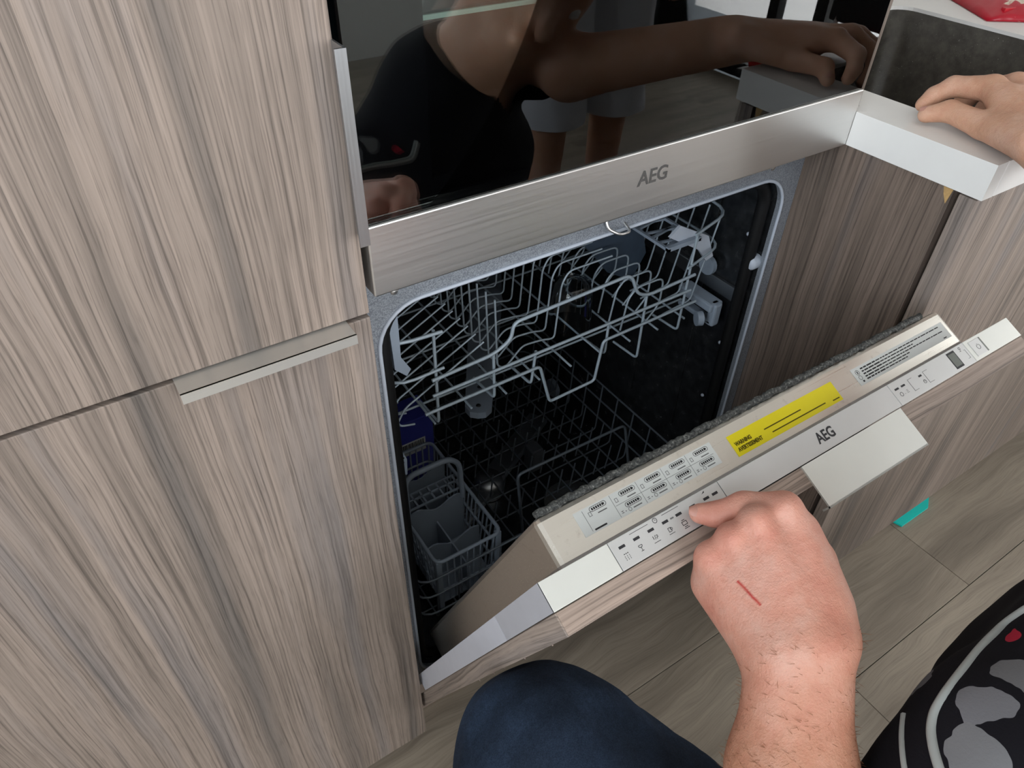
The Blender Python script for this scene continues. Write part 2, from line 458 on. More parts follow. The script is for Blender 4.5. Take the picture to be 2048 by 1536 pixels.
tag(MB().box((X0, Y1, 0), (X1, Y1 + .1, H)).build('wall_back', 'wall_white'), kind='structure')
wl = MB().box((X0 - .1, Y0, 0), (X0, -2.3, H)).box((X0 - .1, -.45, 0), (X0, Y1, H)).box((X0 - .1, -2.3, 0), (X0, -.45, .8)).box((X0 - .1, -2.3, 2.25), (X0, -.45, H))
tag(wl.build('wall_left', 'wall_white'), kind='structure')
w2 = MB()
for yy in (-2.3, -1.40, -.51): w2.box((X0 - .08, yy, .8), (X0 - .03, yy + .06, 2.25))
w2.box((X0 - .08, -2.3, .8), (X0 - .03, -.45, .86)).box((X0 - .08, -2.3, 2.19), (X0 - .03, -.45, 2.25))
wn2 = tag(w2.build('window_2', 'frame_black'), kind='structure')
for ya, yb in ((-2.24, -1.40), (-1.34, -.51)): MB().box((X0 - .06, ya, .86), (X0 - .053, yb, 2.19)).build('pane', 'window_glass', wn2)
wr = MB().box((X1, -.55, 0), (X1 + .12, Y1, H)).box((X1, Y0, 0), (X1 + .12, -2.75, H)).box((X1, -2.75, 2.2), (X1 + .12, -.55, H))
tag(wr.build('wall_right', 'wall_white'), kind='structure')
wf = MB().box((X0, Y0 - .12, 0), (X1, Y0, .72)).box((X0, Y0 - .12, 2.3), (X1, Y0, H)).box((X0, Y0 - .12, .72), (-1.15, Y0, 2.3)).box((1.35, Y0 - .12, .72), (X1, Y0, 2.3))
tag(wf.build('wall_front', 'wall_white'), kind='structure')
tag(MB().box((X0, Y0, H), (X1, Y1, H + .1)).build('ceiling', 'wall_white'), kind='structure')
# patio door, dark frame
pdm = MB()
for yy in (-2.75, -1.68, -.60): pdm.box((X1 + .02, yy, 0), (X1 + .09, yy + .06, 2.2))
pdm.box((X1 + .02, -2.75, 0), (X1 + .09, -.55, .07)).box((X1 + .02, -2.75, 2.13), (X1 + .09, -.55, 2.2))
pd = tag(pdm.build('door_1', 'frame_black'), kind='structure')
for ya, yb in ((-2.69, -1.68), (-1.62, -.60)): MB().box((X1 + .045, ya, .07), (X1 + .052, yb, 2.13)).build('pane', 'window_glass', pd)
MB().box((X1 - .005, -1.60, .95), (X1 + .02, -1.58, 1.15), .004).build('door_handle', 'steel_handle', pd)
wm = MB()
for xx in (-1.15, .07, 1.29): wm.box((xx, Y0 - .09, .72), (xx + .06, Y0 - .03, 2.3))
wm.box((-1.15, Y0 - .09, .72), (1.35, Y0 - .03, .78)).box((-1.15, Y0 - .09, 2.24), (1.35, Y0 - .03, 2.3))
wn = tag(wm.build('window_1', 'frame_black'), kind='structure')
for xa, xb in ((-1.09, .07), (.13, 1.29)): MB().box((xa, Y0 - .065, .78), (xb, Y0 - .058, 2.24)).build('pane', 'window_glass', wn)

# ------------------------------------------------------------------ tall cabinet on the left
tc = empty('tall_cabinet', (-.307, .3, 0), 'tall taupe wood-grain cabinet with two doors, standing left of the oven', 'cabinet')
DX1 = -.005
MB().box((-.605, .021, .10), (-.006, .60, 2.3)).build('body', 'cabinet_carcass', tc)
MB().box((-.605, .05, 0), (-.006, .07, .10)).build('plinth', 'cabinet_carcass', tc)
ud = MB().box((-.602, 0, .8445), (DX1, .019, 2.28), .0008).build('upper_door', 'wood_vertical', tc)
ld = MB().box((-.602, 0, .060), (DX1, .019, .8405), .0008).build('lower_door', 'wood_vertical', tc)
# horizontal L profile on the top edge of the lower door
h1 = MB().box((-.162, -.020, .8412), (-.0255, .0185, .8430)).box((-.162, -.0205, .8345), (-.0255, -.0185, .8430))
h1.build('handle', 'steel_handle', ld)
# vertical L profile on the right edge of the upper door
h2 = MB().box((-.0062, -.020, .918), (-.0046, .0005, 1.056)).box((-.0125, -.0205, .918), (-.0046, -.0185, 1.056))
h2.build('handle', 'steel_dark', ud)

# ------------------------------------------------------------------ oven
OW = .595; OZ0, OZ1 = .860, .9226
ov = empty('oven', (OW / 2, .28, .86), 'built-in oven with black glass door above a stainless strip', 'oven')
MB().box((.004, .075, .87), (.591, .095, 1.45)).build('cavity_front', 'cavity', ov)
MB().box((.004, .096, .862), (.591, .56, 1.45)).build('body', 'rubber_black', ov)
st = MB().box((0, -.004, OZ0), (OW, .018, OZ1), .0012).build('bottom_trim', 'steel_trim', ov)
gl = MB().box((.0008, -.001, OZ1 + .0005), (OW - .0008, .003, 1.33)).build('front_glass', 'oven_glass', ov)
gl.data.materials.append(MATS['black_print'])
for p_ in gl.data.polygons:
    if abs(p_.normal.y) < .5: p_.material_index = 1
GX0, GX1, GZ0 = .0615, .5335, .9445
pr = MB().box((.001, .0034, OZ1 + .001), (GX0, .0050, 1.33)).box((GX1, .0034, OZ1 + .001), (OW - .001, .0050, 1.33)) \
    .box((GX0, .0034, OZ1 + .001), (GX1, .0050, GZ0)).box((GX0, .0034, 1.27), (GX1, .0050, 1.33))
pr.build('printed_border', 'black_print', gl)
MB().box((.03, .024, .93), (.565, .0275, 1.30)).build('inner_glass', 'oven_inner_glass', ov)
MB().box((.03, .044, .93), (.565, .0475, 1.30)).build('inner_glass', 'oven_inner_glass', ov)
zr = at_y(950, 20, .020)[2]
MB().box((.05, .0195, zr - .0016), (.30, .0215, zr + .0016)).build('glass_edge', 'glass_green', ov)
MB().box((0, -.003, 1.332), (OW, .02, 1.455), .0012).build('control_fascia', 'steel_trim', ov)
for xk in (.12, .475): MB().cyl((xk, -.003, 1.393), (xk, -.03, 1.393), .021, .019, 24).build('knob', 'steel_handle', ov)
MB().cyl((.06, -.045, 1.30), (.535, -.045, 1.30), .008, seg=12).cyl((.075, -.045, 1.30), (.075, 0, 1.30), .006).cyl((.52, -.045, 1.30), (.52, 0, 1.30), .006).build('handle', 'steel_handle', ov)
def rot_to(xa, ya, o):
    """matrix with local x along xa, local y along ya"""
    xa = Vector(xa).normalized(); ya = Vector(ya).normalized(); za = xa.cross(ya)
    m = Matrix.Identity(4)
    for i in range(3): m[i][0] = xa[i]; m[i][1] = ya[i]; m[i][2] = za[i]; m[i][3] = o[i]
    return m
c_ = at_y(1307, 352, -.0043)
tm = text_mesh('AEG', .0205, .0003, .96)
link('brand_lettering', tm, 'brand_grey', st, rot_to((1, 0, 0), (0, 0, 1), (c_[0], -.0043, c_[2])))
# cabinet over the oven, housing side panel on its right
oc = empty('oven_housing', (.2975, .3, 1.46), 'wood-grain cabinet above the oven', 'cabinet')
MB().box((.0, .021, 1.47), (.597, .60, 2.3)).build('body', 'cabinet_carcass', oc)
MB().box((.002, 0, 1.46), (.595, .019, 2.28), .0008).build('door', 'wood_vertical', oc)
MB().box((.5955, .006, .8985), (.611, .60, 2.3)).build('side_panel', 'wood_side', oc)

# ------------------------------------------------------------------ right base cabinet with worktop and sink
SP = .598; FY = -.163; WZ0, WZ1 = .8605, .8985; RX1 = 1.75
rc = empty('base_cabinet', (1.17, .2, 0), 'taupe wood-grain base cabinet under the white worktop', 'cabinet')
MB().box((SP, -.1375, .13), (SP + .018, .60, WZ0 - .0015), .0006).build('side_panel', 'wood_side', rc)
fd = MB().box((SP + .001, FY, .136), (RX1, FY + .0195, WZ0 - .004), .0008).build('front_panel', 'wood_vertical', rc)
MB().box((SP + .05, -.10, 0), (RX1, -.085, .13)).build('plinth', 'cabinet_carcass', rc)
MB().box((SP + .03, -.1385, .14), (RX1, -.1365, .85)).build('gap_strip', 'shadow_gap', rc)
ch = MB().prism([(SP - .0006, -.1368, .8585), (SP - .0006, -.1262, .8585), (SP - .0006, -.1290, .851), (SP - .0006, -.1345, .842)], (.0012, 0, 0))
tag(ch.build('chipped_corner', 'chipboard', rc), 'broken corner showing tan chipboard')
wt = empty('worktop', (1.17, .2, WZ0), 'thick white worktop with a sink cut-out', 'worktop')
SX0, SX1, SY0, SY1 = .662, 1.065, -.118, .262
# slab with a rounded cut-out
def rrect(x0, x1, y0, y1, r, n=6):
    out = []
    for cx, cy, a0 in ((x1 - r, y1 - r, 0), (x0 + r, y1 - r, 90), (x0 + r, y0 + r, 180), (x1 - r, y0 + r, 270)):
        for k in range(n + 1):
            a = math.radians(a0 + 90 * k / n); out.append((cx + r * math.cos(a), cy + r * math.sin(a)))
    return out
def slab_with_hole(x0, x1, y0, y1, hole, z0, z1):
    bm = bmesh.new()
    def loop(pts, z):
        vs = [bm.verts.new((p[0], p[1], z)) for p in pts]; return vs, [bm.edges.new((vs[i], vs[(i + 1) % len(vs)])) for i in range(len(vs))]
    outer = rrect(x0, x1, y0, y1, .003, 2)
    for z in (z0, z1):
        a, ea = loop(outer, z); b, eb = loop(hole, z)
        bmesh.ops.triangle_fill(bm, use_beauty=True, edges=ea + eb)
        if z == z0: a0, b0 = a, b
    for lo, hi in ((a0, a), (b0, b)):
        n = len(lo)
        for i in range(n): bm.faces.new((lo[i], lo[(i + 1) % n], hi[(i + 1) % n], hi[i]))
    bmesh.ops.recalc_face_normals(bm, faces=bm.faces)
    me = bpy.data.meshes.new('slab'); bm.to_mesh(me); bm.free(); return me
hole = rrect(SX0, SX1, SY0, SY1, .030)
link('slab', slab_with_hole(.6125, RX1, FY - .006, .60, hole, WZ0, WZ1), 'white_stone', wt)
MB().box((.5935, FY - .006, WZ0), (.6125, -.0044, WZ1)).build('front_edge', 'white_stone', wt)
MB().box((.5962, -.0044, WZ0), (.6125, .0055, WZ1)).build('front_edge', 'white_stone', wt)
# sink bowl
sk = empty('sink', (.86, .07, .69), 'dark grey-brown speckled composite sink set in the white worktop', 'sink')
def bowl():
    bm = bmesh.new(); rings = []
    for (ins, z, r) in ((.0005, WZ1 - .005, .030), (.002, WZ1 - .005, .030), (.005, .72, .034), (.016, .703, .04), (.05, .698, .05)):
        pts = rrect(SX0 + ins, SX1 - ins, SY0 + ins, SY1 - ins, r); rings.append([bm.verts.new((x, y, z)) for x, y in pts])
    for a, b in zip(rings, rings[1:]):
        n = len(a)
        for i in range(n): bm.faces.new((a[i], a[(i + 1) % n], b[(i + 1) % n], b[i]))
    bm.faces.new(rings[-1]); bmesh.ops.recalc_face_normals(bm, faces=bm.faces)
    for f in bm.faces: f.normal_flip()
    me = bpy.data.meshes.new('bowl'); bm.to_mesh(me); bm.free(); return me
link('bowl', bowl(), 'sink_composite', sk, smooth=True)
MB().lathe([(.0, .6995), (.02, .6995), (.042, .7005), (.045, .6985)], (.86, .07, 0)).build('drain', 'steel_trim', sk)
# red and cream packet on the worktop behind the sink
pk = empty('food_packet', (1.22, .15, WZ1), 'crumpled red and cream food packet lying on the worktop behind the sink', 'packet')
def packet():
    bm = bmesh.new(); N = 12; g = {}
    for i in range(N + 1):
        for j in range(N + 1):
            u, v = i / N - .5, j / N - .5
            e = max(0, 1 - (2 * abs(u)) ** 3) * max(0, 1 - (2 * abs(v)) ** 3)
            g[i, j] = (u, v, e)
    def sheet(sg):
        V = {}
        for (i, j), (u, v, e) in g.items():
            z = (.020 * e * (1 if sg > 0 else .02)) + .0012 + .004 * e * math.sin(i * 2.3 + j * 1.7) * (sg > 0)
            V[i, j] = bm.verts.new((u * .17, v * .20, max(z, .0006 if sg < 0 else .001)))
        for i in range(N):
            for j in range(N):
                q = [V[i, j], V[i + 1, j], V[i + 1, j + 1], V[i, j + 1]]; bm.faces.new(q if sg > 0 else q[::-1])
    sheet(1); sheet(-1)
    bmesh.ops.remove_doubles(bm, verts=bm.verts, dist=.0008)
    me = bpy.data.meshes.new('film'); bm.to_mesh(me); bm.free(); return me
def packet_mat():
    t = NT('packet_print'); o = t.sep(t.coord()); n = t.noise(t.coord(), 30, 3)
    k = t.ramp(t.math('ADD', t.math('MULTIPLY', o[0], 6.0), n), [(.30, srgb(190, 24, 46)), (.34, srgb(236, 222, 200)), (.52, srgb(232, 214, 190)), (.56, srgb(196, 60, 66)), (.74, srgb(240, 230, 212))])
    t.l(k, t.p.inputs['Base Color']); t.p.inputs['Roughness'].default_value = .3
packet_mat()
pkm = Matrix.Translation((1.215, .165, WZ1)) @ Matrix.Rotation(math.radians(-35), 4, 'Z')
pko = link('film', packet(), 'packet_print', pk, pkm, True)
cy = MB().box((0, -.004, 0), (.11, .004, .0142), .001).build('packet_clip', 'red_plastic', pk, Matrix.Translation((1.13, .135, WZ1)) @ Matrix.Rotation(math.radians(-14), 4, 'Z'))
# cyan strip lying at the foot of the cabinet
cs = MB().prism([(1.019, -.118, .0015), (1.026, -.141, .0015), (1.116, -.141, .0015), (1.155, -.118, .0015)], (0, 0, .004))
tag(cs.build('plastic_strip', 'cyan_plastic'), 'bright cyan plastic strip lying on the floor at the foot of the base cabinet', 'strip')

# ------------------------------------------------------------------ dishwasher
dw = empty('dishwasher', (.2975, .3, 0), 'integrated dishwasher with its door ajar under the oven', 'dishwasher')
TX0, TX1, TY0, TY1, TZ0, TZ1 = .018, .580, .050, .575, .125, .810
# inner tub: five walls, each with thickness
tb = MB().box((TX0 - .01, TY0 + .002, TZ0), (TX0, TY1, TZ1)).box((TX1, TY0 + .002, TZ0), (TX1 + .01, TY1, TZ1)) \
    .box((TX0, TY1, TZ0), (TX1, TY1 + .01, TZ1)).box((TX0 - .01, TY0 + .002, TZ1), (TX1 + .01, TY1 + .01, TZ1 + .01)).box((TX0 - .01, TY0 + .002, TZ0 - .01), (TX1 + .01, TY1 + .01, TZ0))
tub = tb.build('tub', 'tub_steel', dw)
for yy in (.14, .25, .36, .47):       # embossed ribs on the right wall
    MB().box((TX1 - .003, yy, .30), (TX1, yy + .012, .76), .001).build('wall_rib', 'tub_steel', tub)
# front frame: rounded flange
def flange(x0, x1, z0, z1, hx0, hx1, hz0, hz1, r, y0, y1):
    bm = bmesh.new(); outer = [(x1, z1), (x0, z1), (x0, z0), (x1, z0)]; inner = rrect(hx0, hx1, hz0, hz1, r, 8)
    first = None
    for y in (y0, y1):
        a = [bm.verts.new((p[0], y, p[1])) for p in outer]; b = [bm.verts.new((p[0], y, p[1])) for p in inner]
        ea = [bm.edges.new((a[i], a[(i + 1) % len(a)])) for i in range(len(a))]; eb = [bm.edges.new((b[i], b[(i + 1) % len(b)])) for i in range(len(b))]
        bmesh.ops.triangle_fill(bm, use_beauty=True, edges=ea + eb)
        if first is None: first = (a, b)
    for lo, hi in ((first[0], a), (first[1], b)):
        n = len(lo)
        for i in range(n): bm.faces.new((lo[i], lo[(i + 1) % n], hi[(i + 1) % n], hi[i]))
    bmesh.ops.recalc_face_normals(bm, faces=bm.faces)
    me = bpy.data.meshes.new('front_frame'); bm.to_mesh(me); bm.free(); return me
ff = link('front_frame', flange(.001, .5965, .115, .8585, .0155, .5755, .135, .8115, .048, .044, .052), 'tub_frame', dw)
rim = [(x, .0435, z) for x, z in rrect(.016, .575, .1355, .811, .0475, 8)]
MB().tube(rim, .0022, 6, True).build('frame_bead', 'plastic_grey_light', ff)
rim2 = [(x, .064, z) for x, z in rrect(.027, .566, .143, .803, .04, 8)]
MB().tube(rim2, .0085, 8, True).build('door_seal', 'rubber_black', dw)
for (u, v) in ((790, 584), (1548, 336)):
    p_ = at_y(u, v, .0425); MB().lathe([(0, .0015), (.003, .0012), (.0042, 0), (.0042, -.001)], seg=12).build('screw', 'steel_trim', ff, Matrix.Translation((p_[0], .0438, p_[2])) @ Matrix.Rotation(math.radians(90), 4, 'X'))
for (u, v) in ((1497, 468), (1440, 685), (1405, 790)):
    p_ = at_x(u, v, .575); MB().lathe([(0, .002), (.0022, .0014), (.003, 0), (.003, -.001)], seg=10).build('screw', 'plastic_grey_light', ff, Matrix.Translation((.5745, p_[1], p_[2])) @ Matrix.Rotation(math.radians(-90), 4, 'Y'))
# wire door catch under the trim
hk = [at_y(1212, 440, .042), at_y(1216, 458, .038), at_y(1240, 470, .030), at_y(1262, 463, .034), at_y(1241, 436, .050)]
MB().tube(fillet(hk, .006), .0017, 6).build('door_catch', 'steel_trim', dw)
# left guide rail, right rail stop, round cap
lr = MB().prism([at_y(772, 615, .075), at_y(793, 612, .075), at_y(802, 715, .075), at_y(822, 738, .075), at_y(814, 752, .075), at_y(790, 740, .075)], (0, .006, 0))
lr.build('rail_guide', 'plastic_grey', dw)
lc = MB().prism([at_y(786, 880, .085), at_y(806, 905, .085), at_y(814, 918, .085), at_y(815, 948, .085), at_y(800, 955, .085), at_y(790, 940, .085)], (0, .008, 0))
lco = lc.build('basket_clip', 'plastic_grey', dw)
for vv in (918, 927, 936): 
    q = at_y(804, vv, .0845); MB().box((q[0] - .003, .0842, q[2] - .0008), (q[0] + .003, .0852, q[2] + .0008)).build('slot', 'rubber_black', lco)
rs = MB().box((.535, .082, .590), (.560, .150, .604), .003).box((.541, .078, .566), (.5555, .092, .604), .003).box((.541, .082, .566), (.5555, .150, .574), .002)
rs.build('rail_stop', 'plastic_grey', dw)
MB().box((TX1 - .006, .07, .598), (TX1, .54, .622), .002).build('rail', 'steel_dark', dw)
MB().box((TX0, .07, .598), (TX0 + .006, .54, .622), .002).build('rail', 'steel_dark', dw)
cp_ = at_x(1500, 530, .562)
MB().lathe([(0, .006), (.007, .005), (.010, .002), (.0105, 0), (.0105, -.012)], seg=18).build('round_cap', 'plastic_grey_light', dw, Matrix.Translation((.567, cp_[1] + .004, cp_[2])) @ Matrix.Rotation(math.radians(-90), 4, 'Y'))
# lower spray arm and filter on the tub floor
MB().box((-.21, -.022, 0), (.21, .022, .012), .005).lathe([(0, .021), (.025, .020), (.03, .0), (.03, -.014)]).build('lower_spray_arm', 'steel_dark', dw, Matrix.Translation((.30, .31, .141)) @ Matrix.Rotation(math.radians(28), 4, 'Z'))
MB().lathe([(0, .012), (.02, .012), (.04, .006), (.055, 0.001)], (.42, .20, TZ0)).build('filter', 'steel_trim', dw)
# upper spray arm (grey, fixed under the upper basket)
hub = np.array([.30, .315, .560]); endp = at_y(956, 846, .105); endp[2] = .556
dirv = endp - hub; L_ = np.linalg.norm(dirv[:2]); ang = math.atan2(dirv[1], dirv[0])
sa = [(-.19, -.016), (-.205, -.008), (-.205, .008), (-.19, .016), (-.03, .024), (.03, .024), (L_ - .012, .017), (L_ - .002, .010), (L_, 0), (L_ - .002, -.010), (L_ - .012, -.017), (.03, -.024), (-.03, -.024)]
sam = Matrix.Translation(hub) @ Matrix.Rotation(ang, 4, 'Z')
sao = MB().prism([(x, y, -.005) for x, y in sa], (0, 0, .010)).lathe([(0, .02), (.022, .019), (.026, .004)]).build('upper_spray_arm', 'plastic_mid', dw, sam)
for xx in (L_ - .014, L_ - .05, L_ - .09): MB().lathe([(0, .0056), (.0032, .0056), (.0034, .0049)], (xx, 0, 0), 10).build('jet', 'rubber_black', sao, sam)
# plinth beneath the machine
MB().box((.002, .06, 0), (.595, .08, .113)).build('plinth', 'cabinet_carcass', dw)

# ---- the door (local frame: x along the width, y outward-to-inward = u, z up the door = v)
UV_U = np.array([0, .906, .42]); UV_V = np.array([0, -.42, .906]); nu = np.linalg.norm(UV_U)
DM = Matrix.Identity(4)
for i in range(3):
    DM[i][0] = (1, 0, 0)[i]; DM[i][1] = UV_U[i] / nu; DM[i][2] = UV_V[i] / nu; DM[i][3] = (0, -.242, .760)[i]
def dbox(name, a, b, mat, parent, bev=.0): return MB().box(a, b, bev).build(name, mat, parent, DM)
VB = -.615
dbox('outer_shell', (.0006, -.0222, VB), (.5944, -.0008, -.0026), 'zinc_side', dw)
shell = bpy.data.objects['outer_shell']
dbox('side_plate', (.0, -.0226, -.133), (.0006, 0, -.0005), 'zinc_side', shell)
dbox('side_plate', (.0, -.0226, VB), (.0006, 0, -.1342), 'zinc_side_light', shell)
dbox('side_plate', (.5944, -.0226, VB), (.595, 0, -.0005), 'zinc_side', shell)
LIN0, LIN1, LV, LU = .0365, .5745, -.040, .0455
lin = MB(); lin.box((LIN0, -.0006, VB + .02), (LIN1, LU, LV), .005)
liner = lin.build('inner_liner', 'steel_liner', dw, DM)
gk = MB(); N = 160
for side in (0,):
    pts = [(LIN0 + .004 + (LIN1 - LIN0 - .03) * i / N, LU + .0025 + .0008 * random.uniform(-1, 1), LV - .0015 + .0012 * random.uniform(-1, 1)) for i in range(N + 1)]
    gk.tube(pts, [.0034 + .0005 * random.uniform(-1, 1) for _ in pts], 8)
gk.build('seal_strip', 'gasket_grit', liner, DM)
# furniture front on the outside of the door
fr = dbox('wood_front', (.0, -.0412, -.69), (.595, -.0235, -.0012), 'wood_vertical', dw, .0006)
dbox('edge_band', (.0012, -.0409, -.0013), (.5938, -.0238, -.0006), 'wood_edge', fr)
# splintered lower edge of the side: tiny wood slivers
for i in range(5):
    vv = -.03 - i * .06 - random.random() * .035
    MB().prism([(0, -.0412, vv), (0, -.0412, vv + .003), (0, -.0420 - .0016 * random.random(), vv + .001 + .003 * random.random())], (.0005, 0, 0)).build('sliver', 'wood_edge', fr, DM)
hx0, hx1 = .2525, .3875
MB().box((hx0, -.063, -.0006), (hx1, -.0236, .0012)).box((hx0, -.063, -.0085), (hx1, -.0613, .0012)).build('handle', 'control_pale', fr, DM)
# control strip: five segments with fine seams
segs = [(.0, .0612, 'control_pale'), (.0618, .1733, 'control_silver'), (.1739, .3927, 'control_silver'), (.3933, .5140, 'control_silver'), (.5146, .595, 'control_pale')]
cp = None
for a, b, m_ in segs:
    o = dbox('control_panel', (a, -.0228, -.0022), (b, 0, 0), m_, dw, .0003)
    if cp is None: cp = o; CPs = []
    CPs.append(o)
TOP = .0001
def mark(mb, x, u, w_, h_, sk=0, z=0):
    """flat printed rectangle on the control strip, centred on x,u"""
    mb.box((x - w_ / 2, u - h_ / 2, z), (x + w_ / 2, u + h_ / 2, z + TOP))
def ring(mb, x, u, r, t=.0004, z=0, n=14, a0=0, a1=360):
    for k in range(n):
        a = math.radians(a0 + (a1 - a0) * k / n); b = math.radians(a0 + (a1 - a0) * (k + 1) / n)
        P = [(x + (r + d) * math.cos(q), u + (r + d) * math.sin(q), z) for q, d in ((a, -t), (a, t), (b, t), (b, -t))]
        mb.prism(P, (0, 0, TOP))
def bar(name, x, u, w_, h_, par, mat='print_dark'):
    m_ = MB(); mark(m_, x, u, w_, h_); return m_.build(name, mat, par, DM)
P1, P2, P3, P4, P5 = CPs
for x in (.0707, .0846, .0987, .1131, .1269, .1415, .1563, .1656): bar('button_light', x, -.0073, .0058, .0021, P2)
bar('button_text', .1200, -.0073, .0034, .0012, P2, 'print_grey')
def icon(fn, par): m_ = MB(); fn(m_); return m_.build('symbol', 'print_dark', par, DM)
def i_spray(m_, x=.0708, u=-.0145):
    for k in range(3): mark(m_, x - .0016 + k * .0016, u + .0016, .0009, .0007)
    for r_ in range(3):
        for k in range(3): mark(m_, x - .002 + k * .002, u - .0002 - r_ * .0013, .0004, .0008)
def i_glass(m_, x=.0842, u=-.014):
    ring(m_, x, u + .0012, .0017, .00025, 0, 10, 180, 360); mark(m_, x, u + .0013, .0034, .0004); mark(m_, x, u - .0018, .0004, .0026); mark(m_, x, u - .0031, .0026, .0004)
def i_half(m_, x=.0988, u=-.014):
    mark(m_, x - .0017, u + .0008, .0005, .0026); mark(m_, x + .0018, u + .0016, .0016, .0004); mark(m_, x + .0018, u + .0002, .0016, .0004); mark(m_, x + .0024, u + .0009, .0004, .0014); mark(m_, x + .0012, u - .0004, .0004, .0012)
    m_.prism([(x - .0006, u - .001, 0), (x - .0002, u - .001, 0), (x + .0006, u + .0022, 0), (x + .0002, u + .0022, 0)], (0, 0, TOP)); mark(m_, x, u - .0030, .0062, .0004)
def i_cup(m_, x=.1134, u=-.0146):
    mark(m_, x - .0016, u + .0006, .0004, .003); mark(m_, x + .0010, u + .0006, .0004, .003); mark(m_, x - .0003, u + .0021, .003, .0004); mark(m_, x - .0003, u - .0009, .003, .0004); ring(m_, x + .0014, u + .0009, .0009, .0002, 0, 8); mark(m_, x, u - .0026, .0056, .0004)
def i_pot(m_, x=.1274, u=-.0150):
    for dz, ww in ((.0024, .003), (.0012, .0044), (-.0014, .0044), (-.0028, .0034)): mark(m_, x, u + dz, ww, .0005)
    mark(m_, x - .0022, u - .0001, .0005, .003); mark(m_, x + .0022, u - .0001, .0005, .003); mark(m_, x, u - .004, .005, .0005)
for f_ in (i_spray, i_glass, i_half, i_cup, i_pot): icon(f_, P2)
def clock_(m_, x, u, r_): ring(m_, x, u, r_, .00022, 0, 16); mark(m_, x, u + r_ * .35, .0003, r_ * .7); mark(m_, x + r_ * .3, u, r_ * .6, .0003)
icon(lambda m_: (clock_(m_, .1060, -.0026, .0019), mark(m_, .0900, -.0024, .018, .00035), mark(m_, .1218, -.0018, .017, .00035)), P2)
icon(lambda m_: m_.prism([(.1545, -.0030, 0), (.1580, -.0012, 0), (.1575, -.0026, 0)], (0, 0, TOP)), P2)
link('brand_lettering', text_mesh('AEG', .0136, .0003, .86), 'print_dark', P3, DM @ Matrix.Translation((.2958, -.0112, .0001)))
for x in (.4002, .4096, .4361): bar('button_light', x, -.0076, .0058 if x < .42 else .0046, .0019, P4)
icon(lambda m_: (ring(m_, .4016, -.0138, .0019, .00022, 0, 14), mark(m_, .4060, -.0150, .0012, .0003), ), P4)
icon(lambda m_: (mark(m_, .4104, -.0126, .002, .0003), mark(m_, .4104, -.0138, .002, .0003), mark(m_, .4104, -.0152, .003, .0003)), P4)
def bracket(m_, x, u, w_, h_, right=True):
    mark(m_, x, u, .0003, h_); mark(m_, x + w_ / 2, u - h_ / 2, w_, .0003); mark(m_, x + w_ / 2, u + h_ / 2, w_, .0003)
icon(lambda m_: bracket(m_, .4188, -.0112, .0062, .0120), P4)
icon(lambda m_: (clock_(m_, .4372, -.0143, .0017),), P4)
icon(lambda m_: bracket(m_, .4420, -.0116, .0070, .0120), P4)
ds = MB().box((.4838, -.0200, 0), (.4962, -.0022, .0001)).build('display', 'print_dark', P4, DM)
MB().box((.4850, -.0180, .0001), (.4950, -.0042, .0002)).build('display_glass', 'lcd', P4, DM)
icon(lambda m_: (ring(m_, .5050, -.0038, .0013, .00022, 0, 12), m_.prism([(.5040, -.0068, 0), (.5043, -.0068, 0), (.5052, -.0050, 0), (.5049, -.0050, 0)], (0, 0, TOP)), mark(m_, .5040, -.0068, .003, .0003)), P4)
icon(lambda m_: (mark(m_, .5105, -.0118, .0003, .0095), mark(m_, .5088, -.0165, .0036, .0003), mark(m_, .5096, -.0072, .0018, .0003)), P4)
pb = dbox('power_key', (.5205, -.0195, 0), (.5375, -.0030, .0004), 'control_silver', P5, .0002)
icon(lambda m_: (ring(m_, .5300, -.0112, .0026, .0002, .0004, 14, 120, 420), mark(m_, .5300, -.0088, .0003, .0022, 0, .0004)), P5)
dbox('key_shadow', (.5376, -.0195, 0), (.5398, -.0030, .0003), 'lcd', P5)

